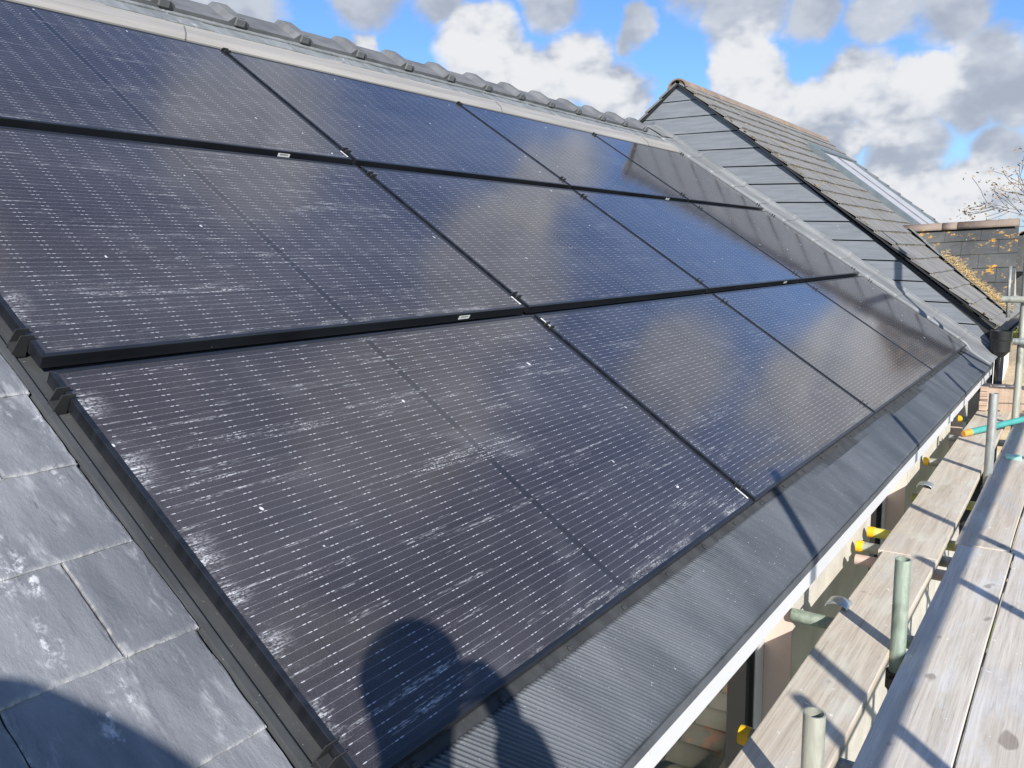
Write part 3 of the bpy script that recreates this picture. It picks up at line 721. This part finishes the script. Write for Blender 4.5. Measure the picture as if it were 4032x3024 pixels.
def band(x, yL, name='end_band', parent=None):
    mb = MB()
    def f(s, t):
        a = math.pi * (1.15 * s - .1); return (x + .038 * (t - .5) * 2, yL + .034 - .036 * math.cos(a) * 1.1 - .006, BZ + .004 + .021 * math.sin(a) * (1 - .4 * (t - .5) ** 2))
    mb.grid(12, 5, f); o = mb.build(name, M['band'], None, smooth=True); o.modifiers.new('Solid', 'SOLIDIFY').thickness = .003; return o
tag(band(2.215, -.185), 'bent galvanised metal clip on the edge of the near fascia board', 'metal clip')
tag(band(4.07, -.185), 'bent galvanised metal clip on the edge of the far fascia board', 'metal clip')
TG = 'scaffold tubes'
def tube_thing(label, p0, p1, mat, cap=None, group=TG, hollow=True):
    r = .0242; mb = MB(); mb.tube(p0, p1, r, None, 24, .0202 if hollow else None)
    o = mb.build('scaffold_tube', mat, None, smooth=True); tag(o, label, 'tube', group)
    if not hollow: pass
    es = o.modifiers.new('Edge', 'EDGE_SPLIT'); es.split_angle = math.radians(40)
    if cap:
        d = (Vector(p0) - Vector(p1)).normalized(); mb = MB(); p = Vector(p0) + d * .004
        mb.tube(p, p - d * .030, .0268, .0268, 24); mb.tube(p + d * .002, p, .0240, .0268, 24)
        c = mb.build('end_cap', M['cap'], o, smooth=True); c.modifiers.new('Edge', 'EDGE_SPLIT').split_angle = math.radians(40)
    return o
def coupler(o, x, y, z, turn=False):
    mb = MB(); mb.tube((x, y, z - .03), (x, y, z + .03), .033, .033, 16); mb.box(x + .02, x + .055, y - .02, y + .02, z - .022, z + .022); mb.tube((x + .05, y - .03, z), (x + .05, y + .03, z), .007, .007, 8)
    mb.box(x - .05, x - .02, y - .018, y + .018, z - .02, z + .02)
    mb.build('coupler', M['steel'], o, bevel=.003)
def standard(label, x, y, zt, mat, hol=True):
    o = tube_thing(label, (x, y, zt), (x, y, -2.9), mat, None, TG, hol)
    coupler(o, x, y, -.60); return o
standard('short stained upright tube nearest the camera, between the boards', .962, -.405, -.222, M['galvcream'])
standard('greenish upright tube, second from the camera between the boards', 1.963, -.405, -.188, M['galvgreen'])
standard('silver topped upright tube beside the teal pole', 4.529, -.414, -.024, M['galv'])
standard('tall upright tube at the right picture edge, by the standing board', 6.215, -.425, 1.9, M['galvcream'])
standard('tall outer upright tube at the near end of the open side', .26, -1.70, 1.34, M['galv'])
standard('tall outer upright tube midway along the open side', 2.10, -1.70, 1.20, M['galv'])
standard('tall outer upright tube towards the far end of the open side', 3.90, -1.70, 1.20, M['galv'])
standard('outer upright tube at the far corner of the open side', 5.80, -1.70, 1.2, M['galv'])
standard('added short upright tube left of the photographer, unseen, casting a board stripe', 0.0, -1.70, .62, M['galvcream'])  # stub added out of view so its shadow stripe crosses the inner board
standard('added short upright tube in the middle of the open side, unseen, casting a board stripe', 1.49, -1.70, .55, M['galv'])  # another unseen stub, added for the stripe across the farther boards
rl = tube_thing('long horizontal guard rail tube along the open side', (-2.6, -1.645, .40), (6.3, -1.645, .40), M['galv'])
tube_thing('long horizontal ledger tube below the deck, on the house side', (-2.6, -.455, -.64), (6.5, -.455, -.64), M['steel'])
tube_thing('long horizontal ledger tube below the deck, on the open side', (-2.6, -1.645, -.64), (6.5, -1.645, -.64), M['galv'])
CAPS = [(1.325, -.118, 'galv', 1, 'transom tube whose yellow cap peeps out under the nearest board corner'),
 (2.19, .0, 'galvgreen', 0, 'uncapped grey transom tube pointing at the wall near the metal clip'),
 (2.91, -.062, 'salmontube', 0, 'salmon painted transom tube under the fascia board'),
 (3.09, -.030, 'galvcream', 1, 'grey transom tube with bright yellow cap, beside the salmon one'),
 (3.325, -.030, 'yellowtube', 1, 'yellow painted transom tube with yellow cap'),
 (4.05, -.098, 'yellowtube', 0, 'yellow stained transom tube without a cap below the second metal clip'),
 (4.955, -.020, 'galvcream', 1, 'grey transom tube with yellow cap, under the far fascia board'),
 (5.785, -.052, 'galv', 0, 'short uncapped grey transom tube behind the far capped one'),
 (6.59, -.015, 'galvcream', 1, 'farthest transom tube with yellow cap, near the standing board')]
for x, y, m_, c_, lb in CAPS:
    tube_thing(lb, (x, y, -.5645), (x, -1.8, -.5645), M[m_], bool(c_))
# end of the deck
tube_thing('horizontal tube with yellowish end across the far end of the deck', (6.17, -.285, .425), (6.17, -1.8, .425), M['galvcream'])
tube_thing('lower horizontal tube stub at the right edge, level with the hopper', (6.17, -.375, .12), (6.17, -1.8, .12), M['galv'])
mb = MB(); mb.tube((6.49, -.300, .66), (6.49, -.306, .27), .0125, None, 12)
tag(mb.build('pole', M['galv'], None, smooth=True), 'slim pale upright rod clamped behind the horizontal tube at the far end', 'pole')
o = board('toe_board', 'pinkish board standing on edge across the far end of the deck', -.33, .33, -.105, .105, 0, M['board'], 0, None)
o.matrix_world = Matrix.Translation((6.75, -.49, BZ + .112)) @ Matrix.Rotation(math.radians(90), 4, 'Z') @ Matrix.Rotation(math.radians(90), 4, 'X')
o.data.materials[0] = M['board_across']
for i in range(5):
    mb = MB(); mb.box(6.66 + rr(-.006, .006), 6.728, -.20 + rr(-.006, .004), -.145 + rr(-.004, .004), BZ + .006 + i * .039, BZ + .006 + i * .039 + .036)
    tag(mb.build('timber_offcut', M['board_across'], None, bevel=.003), 'small timber offcut stacked against the standing board at the far end of the deck', 'offcut', 'timber offcuts stacked at the deck end')
# teal pole with orange tip, mint block, wire
A0, A1 = Vector((5.12, -.318, -.447)), Vector((5.66, -.510, -.352)); dd = (A1 - A0).normalized()
A0 = Vector((5.60, -.205, -.470)); A1 = Vector((6.02, -.485, -.424)); dd = (A1 - A0).normalized()
mb = MB(); mb.tube(A0, A0 + dd * 2.0, .022, .022, 12); o = mb.build('pole', M['teal'], None, smooth=True); o.modifiers.new('Edge', 'EDGE_SPLIT').split_angle = math.radians(40)
tag(o, 'teal painted pole with an orange tip lying across the far boards', 'pole')
mb = MB(); mb.tube(A0 - dd * .07, A0 - dd * .001, .020, .0235, 12); mb.build('tip', M['orange'], o, smooth=False)
mb = MB(); mb.box(-.035, .035, -.042, .042, 0, .022)
tag(mb.build('plastic_block', M['mint'], None, Matrix.Translation((5.01, -.505, BZ + .004)) @ Matrix.Rotation(.1, 4, 'Z'), bevel=.004), 'small mint green plastic block on the far boards', 'block')
mb = MB(); pts = [Vector((6.45, -.15 - i * .09, -.262 + .0035 * i * 1.5 - .004 * math.sin(i))) for i in range(18)]
for p, q in zip(pts, pts[1:]): mb.tube(p, q, .0035, .0035, 6)
tag(mb.build('wire', M['wire'], None, smooth=True), 'thin grey wire strung across the far end of the deck', 'wire')

# ================================================================== GARDEN AND FAR THINGS
GZ = -2.9
mb = MB(); mb.grid(40, 40, lambda s, t: ((s - .5) * 1200, (t - .5) * 1200, GZ - .02 + 0)); struct(mb.build('ground', M['ground'], None))
mb = MB(); mb.box(-12, 7.6, -4.5, -.001, GZ - .015, GZ - .004); struct(mb.build('patio', M['patio'], None))
# boarded lean-to roof beyond the downpipe
shed = empty('shed', 'low shed with weathered board roof below the hedge at the right edge', 'shed')
mb = MB()
for i in range(14):
    y = -1.8 + i * .16
    mb.add([(9.15, y, -.66), (9.15, y + .15, -.66), (10.9, y + .15, -.34), (10.9, y, -.34), (9.15, y, -.69), (9.15, y + .15, -.69), (10.9, y + .15, -.37), (10.9, y, -.37)], [(0, 1, 2, 3), (7, 6, 5, 4), (0, 4, 5, 1), (1, 5, 6, 2), (2, 6, 7, 3), (3, 7, 4, 0)])
mb.build('roof', M['shed'], shed, Matrix.Translation((0, .0, 0)))
mb = MB(); mb.box(9.25, 10.8, -1.75, .30, -2.9, -.70); mb.build('wall', M['shed'], shed)
def leaf_mass(mb, n, fn, size):
    for _ in range(n):
        p = Vector(fn()); a = Vector((rr(-1, 1), rr(-1, 1), rr(-1, 1))).normalized(); b_ = a.orthogonal().normalized(); s = size * rr(.6, 1.4)
        mb.add([p - a * s, p + b_ * s * .5, p + a * s, p - b_ * s * .5], [(0, 1, 2, 3)])
def hedge_bush(name, label, cx, cy, rx, ry, h, n):
    root = empty(name, label, 'bush', Matrix.Translation((cx, cy, GZ)), 'bushes along the garden edge')
    lobes = [(rr(-.6, .6) * rx, rr(-.6, .6) * ry, rr(.35, .8) * h, rr(.3, .55)) for _ in range(14)]
    def f():
        l = random.choice(lobes); d = Vector((random.gauss(0, 1), random.gauss(0, 1), random.gauss(0, 1))).normalized() * l[3] * h * .5 * R() ** .35
        return (l[0] + d.x, l[1] + d.y, max(.03, l[2] + d.z))
    mb = MB(); leaf_mass(mb, n, f, .075); mb.build('foliage', M['leaf'], root)
    mb = MB()
    for l in lobes: mb.tube((l[0] * .2, l[1] * .2, 0), (l[0], l[1], l[2]), .035, .012, 6)
    mb.build('stem', M['bark'], root)
hedge_bush('bush', 'yellow green bush beyond the downpipe at the right edge', 12.2, -.9, .8, 1.3, 3.15, 13000)
hedge_bush('bush', 'green bush farther right beyond the scaffold', 18.5, -3.2, 1.5, 2.0, 2.6, 4000)
# far cream house at the right edge
fh = empty('far_house', 'cream painted house far behind the slate wing at the right edge', 'house')
mb = MB(); mb.box(13.6, 18, -4.5, .075, GZ, .92); mb.build('wall', M['farwall'], fh)
mb = MB(); mb.prism([(-4.7, .90), (.06, .90), (-2.2, 2.3)], lambda a, b, t: (t, a, b), 13.3, 18.1); mb.build('roof', M['wing'], fh)
# bare tree at the right
def tree(x, y, label, seed):
    random.seed(seed)
    root = empty('tree', label, 'tree', Matrix.Translation((x, y, GZ)), None)
    segs = []; tips = []
    def grow(p, d, L, r, lev):
        n = 4; q = p.copy(); dd_ = d.copy()
        for i in range(n):
            dd_ = (dd_ + Vector((rr(-.22, .22), rr(-.22, .22), rr(-.10, .16)))).normalized()
            q2 = q + dd_ * L / n; segs.append((q.copy(), q2.copy(), r * (1 - .55 * i / n), r * (1 - .55 * (i + 1) / n), lev)); q = q2
            if lev < 5 and i > 0:
                for _ in range(1 if lev < 3 else 2):
                    a = dd_.orthogonal().normalized(); a.rotate(Matrix.Rotation(rr(0, 6.28), 3, dd_)); nd = (dd_ * rr(.6, 1.) + a * rr(.6, 1.0)).normalized()
                    grow(q, nd, L * rr(.55, .74), r * .52 * (1 - .4 * i / n), lev + 1)
        if lev >= 4: tips.append(q)
    grow(Vector((0, 0, 0)), Vector((0.02, .05, 1)), 4.1, .17, 0)
    mb = MB()
    for p, q, a, b_, lev in segs: mb.tube(p, q, max(a, .006), max(b_, .005), 8 if lev < 2 else 4, caps=False)
    mb.build('trunk', M['bark'], root)
    mb = MB()
    for t in tips:
        for _ in range(11):
            p = t + Vector((random.gauss(0, .10), random.gauss(0, .10), random.gauss(0, .07))); a = Vector((rr(-1, 1), rr(-1, 1), rr(-.5, .5))).normalized(); b_ = a.orthogonal().normalized(); s = rr(.018, .045)
            mb.add([p - a * s, p + b_ * s * .45, p + a * s, p - b_ * s * .45], [(0, 1, 2, 3)])
    mb.build('crown', M['twigleaf'], root)
tree(19.8, -2.5, 'bare tree with sparse brown leaves reaching in from the right edge', 12)
# pantiled store below, mirrored in the window
ps = empty('tile_store', 'low store with old pantile roof on the patio, mirrored in the nearest window', 'store')
mb = MB(); mb.box(2.7, 4.5, -2.3, -.62, GZ, -2.42); mb.build('wall', M['stucco'], ps)
mb = MB()
for k in range(8):
    y0 = -2.4 + k * .235
    mb.grid(64, 2, lambda s, t, y0=y0: (2.65 + 1.9 * s, y0 + .26 * t, -2.42 + (y0 + 2.4 + .26 * t) * .18 + .035 * (1 - t) + .04 * math.sin(s * 1.9 / .22 * 2 * math.pi)))
o = mb.build('roof', M['pantile'], ps, smooth=True); o.modifiers.new('Solid', 'SOLIDIFY').thickness = .018

# ================================================================== PHOTOGRAPHER (outside the frame, throws the shadow)
AZ_S, EL_S = math.radians(44.5), math.radians(28)
S = Vector((math.cos(EL_S) * math.cos(AZ_S), math.cos(EL_S) * math.sin(AZ_S), -math.sin(EL_S)))
CAM = Vector((-.77451, -.84075, .78298))
hx = Vector((math.cos(AZ_S), math.sin(AZ_S), 0)); rx = Vector((math.sin(AZ_S), -math.cos(AZ_S), 0)); uz = rx.cross(S).normalized() * 1.0
if uz.z < 0: uz = -uz
def Q(r_, u_, back): return CAM - S * back + rx * r_ + uz * u_
def skin(name, verts, edges, radii, mat, parent, sub=2):
    me = D.meshes.new(name); me.from_pydata([tuple(v) for v in verts], edges, []); me.materials.append(mat)
    o = D.objects.new(name, me); col.objects.link(o); o.parent = parent
    o.modifiers.new('Skin', 'SKIN'); s = o.modifiers.new('Sub', 'SUBSURF'); s.levels = sub; s.render_levels = sub
    for i, r_ in enumerate(radii):
        q = r_ if isinstance(r_, tuple) else (r_, r_); me.skin_vertices[0].data[i].radius = q
    me.skin_vertices[0].data[0].use_root = True
    for p in me.polygons: p.use_smooth = True
    return o
person = empty('person', 'person in navy jacket and black beanie standing on the boards taking the photograph', 'person', Matrix.Identity(4))
HD = Q(.027, -.022, .28); Z = Vector((0, 0, 1))
def W(r_, f_, z_): return Vector((HD.x, HD.y, 0)) + rx * r_ + hx * f_ + Z * z_
hz = HD.z
FW = Vector((.80328544, .5755693, -.15314206)); RT = Vector((.58029398, -.81424201, -.0163965)); UP = Vector((.13413202, .07569635, .98806815))
PHC = CAM - FW * .016 + RT * .022 - UP * .014
pel = W(0, -.12, hz - .70); sp1 = W(0, -.13, hz - .50); sp2 = W(0, -.10, hz - .34); nk = W(0, -.05, hz - .20); hd0 = W(0, .0, hz - .10)
shR, shL = W(.175, -.07, hz - .285), W(-.175, -.07, hz - .285)
elR = Q(.25, -.27, .10); wrR = Q(.196, -.10, .045); paR = Q(.186, -.020, .03)
elL = Q(-.41, -.098, .28); wrL = Q(-.60, .018, .30); paL = Q(-.69, .07, .30)
hpR, hpL = W(.095, -.12, hz - .74), W(-.095, -.12, hz - .74)
knR, knL = W(.12, .06, hz - 1.03), W(-.13, .0, hz - 1.04)
DK = BZ + .002
anR, anL = W(.13, -.10, 0), W(-.15, -.16, 0); anR.z = anL.z = DK + .09
toR, toL = anR + hx * .17, anL + hx * .17 - rx * .03; toR.z = toL.z = DK + .035
# body: one continuous skinned figure with head, ears, nose, hands and fingers
V = [pel, sp1, sp2, nk, hd0, HD + Z * .02, HD + Z * .075, shR, elR, wrR, paR, shL, elL, wrL, paL, hpR, knR, anR, toR, hpL, knL, anL, toL]
E_ = [(0, 1), (1, 2), (2, 3), (3, 4), (4, 5), (5, 6), (2, 7), (7, 8), (8, 9), (9, 10), (2, 11), (11, 12), (12, 13), (13, 14), (0, 15), (15, 16), (16, 17), (17, 18), (0, 19), (19, 20), (20, 21), (21, 22)]
Rd = [(.13, .10), (.12, .09), (.13, .09), .052, .066, .082, .062, .055, .040, .030, (.056, .044), .055, .040, .026, (.036, .02), .085, .055, .04, .032, .085, .055, .04, .032]
def fingers(pi, pdir, spread, curl, lens, thumbdir):
    p = V[pi]
    for i, L in enumerate(lens):
        s = (i - 1.5) * .019
        a = p + spread * s + pdir * .035; b_ = a + pdir * L * .5 + curl * L * .15; c = b_ + pdir * L * .22 + curl * L * .42
        n = len(V); V.extend([a, b_, c]); E_.extend([(pi, n), (n, n + 1), (n + 1, n + 2)]); Rd.extend([.0092, .0085, .007])
    a = p - pdir * .005 + thumbdir * .034; b_ = a + thumbdir * .022 + pdir * .022; n = len(V); V.extend([a, b_]); E_.extend([(pi, n), (n, n + 1)]); Rd.extend([.011, .0085])
fingers(10, (PHC + RT * .06 - paR).normalized(), UP, -FW, (.072, .08, .075, .06), (UP * .5 - RT).normalized())
fingers(14, (paL - wrL).normalized(), uz, -hx, (.072, .08, .075, .06), uz)
n = len(V); V.append(HD + hx * .092 - Z * .012); E_.append((5, n)); Rd.append(.017)
for s in (1, -1): n = len(V); V.append(HD + rx * s * .088 - Z * .005); E_.append((5, n)); Rd.append(.020)
skin('body', V, E_, Rd, M['skin'], person)
def cloth(name, idx, edges, extra, mat, root=0):
    skin(name, [V[i] for i in idx], edges, extra, mat, person)
V[3] = V[3] + Z * .055 + hx * .01
cloth('jacket', [0, 1, 2, 3, 7, 8, 9, 11, 12, 13], [(0, 1), (1, 2), (2, 3), (2, 4), (4, 5), (5, 6), (2, 7), (7, 8), (8, 9)], [(.175, .14), (.16, .125), (.16, .115), .092, .080, .064, .056, .088, .078, .064], M['jacket'])
cloth('trousers', [0, 15, 16, 17, 19, 20, 21], [(0, 1), (1, 2), (2, 3), (0, 4), (4, 5), (5, 6)], [(.145, .11), .105, .075, .058, .105, .075, .058], M['trousers'])
for a, b_ in ((17, 18), (21, 22)): skin('boot', [V[a] - hx * .03 - Z * .03, V[a] - Z * .04 + hx * .07, V[b_]], [(0, 1), (1, 2)], [.05, .048, .04], M['boot'], person)
mb = MB(); mb.grid(24, 10, lambda s, t: HD + Z * .018 + hx * (-.004) + rx * (.094 * math.cos(2 * math.pi * s) * math.cos(t * 1.57)) + hx * (.106 * math.sin(2 * math.pi * s) * math.cos(t * 1.57)) + Z * (.105 * math.sin(t * 1.57)))
mb.build('beanie', M['beanie'], person, smooth=True)
mb = MB()
for s in (1, -1):
    c = HD + rx * s * .032 + hx * .076 + Z * .008
    mb.grid(10, 6, lambda a, b, c=c: c + Vector((math.cos(6.283 * a) * math.sin(3.1416 * b), math.sin(6.283 * a) * math.sin(3.1416 * b), math.cos(3.1416 * b))) * .012)
mb.build('eyes', M['sticker'], person, smooth=True)
mb = MB(); Mp = Matrix((RT, UP, -FW)).transposed().to_4x4(); Mp.translation = PHC; mb.box(-.078, .078, -.037, .037, -.0042, .0042)
tag(mb.build('phone', M['phone'], None, Mp, bevel=.006), 'black phone held sideways in the right hand of the person in the navy jacket', 'phone')

# ================================================================== SKY, SUN, CAMERA
sun = D.lights.new('sun', 'SUN'); sun.energy = 5.; sun.angle = math.radians(.55); sun.color = (1., .955, .88)
so = D.objects.new('sun', sun); col.objects.link(so); so.rotation_euler = S.to_track_quat('-Z', 'Y').to_euler(); so.location = (-6, -6, 6)
w = D.worlds.new('World'); sc.world = w; w.use_nodes = True; N = NT(w.node_tree); N.n.clear()
out = N.node('ShaderNodeOutputWorld'); bg = N.node('ShaderNodeBackground'); w.node_tree.links.new(bg.outputs[0], out.inputs[0])
sky = N.node('ShaderNodeTexSky', sky_type='NISHITA'); sky.sun_disc = False; sky.sun_elevation = EL_S
sky.sun_rotation = math.atan2(-S.x, -S.y); sky.altitude = 50; sky.air_density = 1.; sky.dust_density = .5; sky.ozone_density = 2.5
tc = N.node('ShaderNodeTexCoord'); d = N.vm('NORMALIZE', tc.outputs['Generated'])
n = N.node('ShaderNodeTexNoise'); N.put(n.inputs['Vector'], d); n.inputs['Scale'].default_value = 8.; n.inputs['Detail'].default_value = 5; n.inputs['Roughness'].default_value = .58
dw = N.vm('ADD', d, N.vm('SCALE', N.vm('SUBTRACT', n.outputs['Color'], (.5, .5, .5)), .085))
BL = [(0.778,0.586,0.228,0.063,1.00),(0.817,0.543,0.193,0.057,1.00),(0.842,0.496,0.211,0.051,0.95),(0.761,0.598,0.252,0.028,1.00),(0.867,0.462,0.186,0.051,0.90),(0.862,0.442,0.247,0.028,0.70),(0.914,0.343,0.217,0.037,1.00),(0.927,0.321,0.192,0.040,1.00),(0.937,0.298,0.180,0.026,0.80),(0.959,0.226,0.174,0.051,0.90),(0.973,0.160,0.168,0.040,1.00),(0.951,0.266,0.159,0.040,0.85),(0.961,0.248,0.124,0.046,0.70),(0.973,0.181,0.142,0.051,0.75),(0.981,0.126,0.147,0.046,0.60),(0.976,0.107,0.188,0.051,0.50),(0.984,0.082,0.160,0.051,0.50),(0.967,0.221,0.127,0.020,1.00),(0.979,0.175,0.100,0.051,0.50),(0.991,0.087,0.098,0.040,0.60),(0.977,0.201,0.072,0.034,0.75),(0.986,0.156,0.055,0.040,0.85),(0.992,0.113,0.058,0.040,0.90),(0.996,0.075,0.047,0.028,0.90),(0.942,0.304,0.142,0.034,0.75),(0.987,0.159,0.036,0.023,0.70),(0.904,0.335,0.266,0.051,0.55),(0.926,0.269,0.264,0.046,0.50),(0.947,0.204,0.250,0.046,0.50),(0.960,0.141,0.243,0.051,0.45),(0.876,0.377,0.300,0.057,0.50),(0.575,0.770,0.275,0.063,0.65),(0.683,0.672,0.287,0.051,0.65),(0.736,0.617,0.279,0.040,0.60),(0.811,0.513,0.282,0.040,0.55),(0.529,0.796,0.296,0.080,0.60),(0.688,0.687,0.235,0.023,0.85),]
BL += [(.972, -.03, .235, .085, .86), (.955, -.06, .29, .10, .8), (.985, .0, .17, .06, .62), (.80, .20, .565, .11, .7), (.70, .08, .71, .15, .6), (.60, .42, .68, .12, .55), (.905, .02, .42, .08, .5)]
lum = None; wht = None
for (x, y, z, r_, b_) in BL:
    dist = N.vm('DISTANCE', dw, (x, y, z), 1)
    f = N.node('ShaderNodeMapRange'); N.put(f.inputs[0], dist)
    for k_, q_ in enumerate((r_ * 1.14, r_ * .36, 0., min(1., .5 + .5 * b_))): f.inputs[1 + k_].default_value = q_
    lum = f.outputs[0] if lum is None else N.m('MAXIMUM', lum, f.outputs[0])
    if b_ >= .75:
        f = N.node('ShaderNodeMapRange'); N.put(f.inputs[0], dist)
        for k_, q_ in enumerate((r_ * 1.6, r_ * .45, 0., b_)): f.inputs[1 + k_].default_value = q_
        wht = f.outputs[0] if wht is None else N.m('MAXIMUM', wht, f.outputs[0])
# the same broken cumulus over the rest of the sky
el = N.sep(d)[2]
far = N.m('MAXIMUM', N.ramp(N.vm('DISTANCE', d, (.86, .44, .20), 1), .62, .78), N.ramp(el, .30, .40))
fb = N.noise(N.vm('MULTIPLY', d, (1, 1, 1.5)), 15., 3.5, .58)
rest = N.noise(N.vm('ADD', d, (3.1, 1.7, .4)), 3.4, 3, .58)
rest = N.m('MULTIPLY', N.ramp(rest, .52, .74), far)
lum = N.m('ADD', N.m('MAXIMUM', lum, N.m('MULTIPLY', rest, .85)), N.m('MULTIPLY', N.m('SUBTRACT', fb, .5), .55))
top = N.m('SUBTRACT', fb, N.noise(N.vm('MULTIPLY', N.vm('ADD', d, (.0, .0, .022)), (1, 1, 1.5)), 15., 3.5, .58))
cc = N.mix(N.ramp(N.m('ADD', N.m('MAXIMUM', wht, N.m('MULTIPLY', rest, .6)), N.m('ADD', N.m('MULTIPLY', top, 1.6), N.m('MULTIPLY', N.m('SUBTRACT', fb, .5), .9))), .30, 1.06), N.mix(N.ramp(fb, .32, .62), (2.75, 3.1, 3.8), (3.9, 4.25, 4.9)), (5.7, 5.8, 6.0))
den = N.ramp(lum, .14, .56)
hz_ = N.ramp(el, -.02, .14, .6, 0.)
SKB = N.vm('MULTIPLY', sky.outputs[0], (.66, .90, 1.24))
c = N.mix(hz_, SKB, (3.2, 3.9, 5.4)); c = N.mix(den, c, cc)
c = N.mix(N.m('LESS_THAN', el, -.03), c, (.9, .9, .75))
N.put(bg.inputs[0], c); bg.inputs[1].default_value = .10
sc.cycles.max_bounces = 4; sc.cycles.diffuse_bounces = 2; sc.cycles.glossy_bounces = 3
cam = D.cameras.new('camera'); co = D.objects.new('camera', cam); col.objects.link(co); sc.camera = co
cam.sensor_width = 36; cam.lens = 28.6004; cam.clip_start = .02; cam.clip_end = 3000
Mc = Matrix((RT, UP, -FW)).transposed().to_4x4(); Mc.translation = CAM; co.matrix_world = Mc
vs = sc.view_settings; vs.view_transform = 'Standard'; vs.look = 'None'; vs.exposure = .56; vs.gamma = 1; vs.use_curve_mapping = False
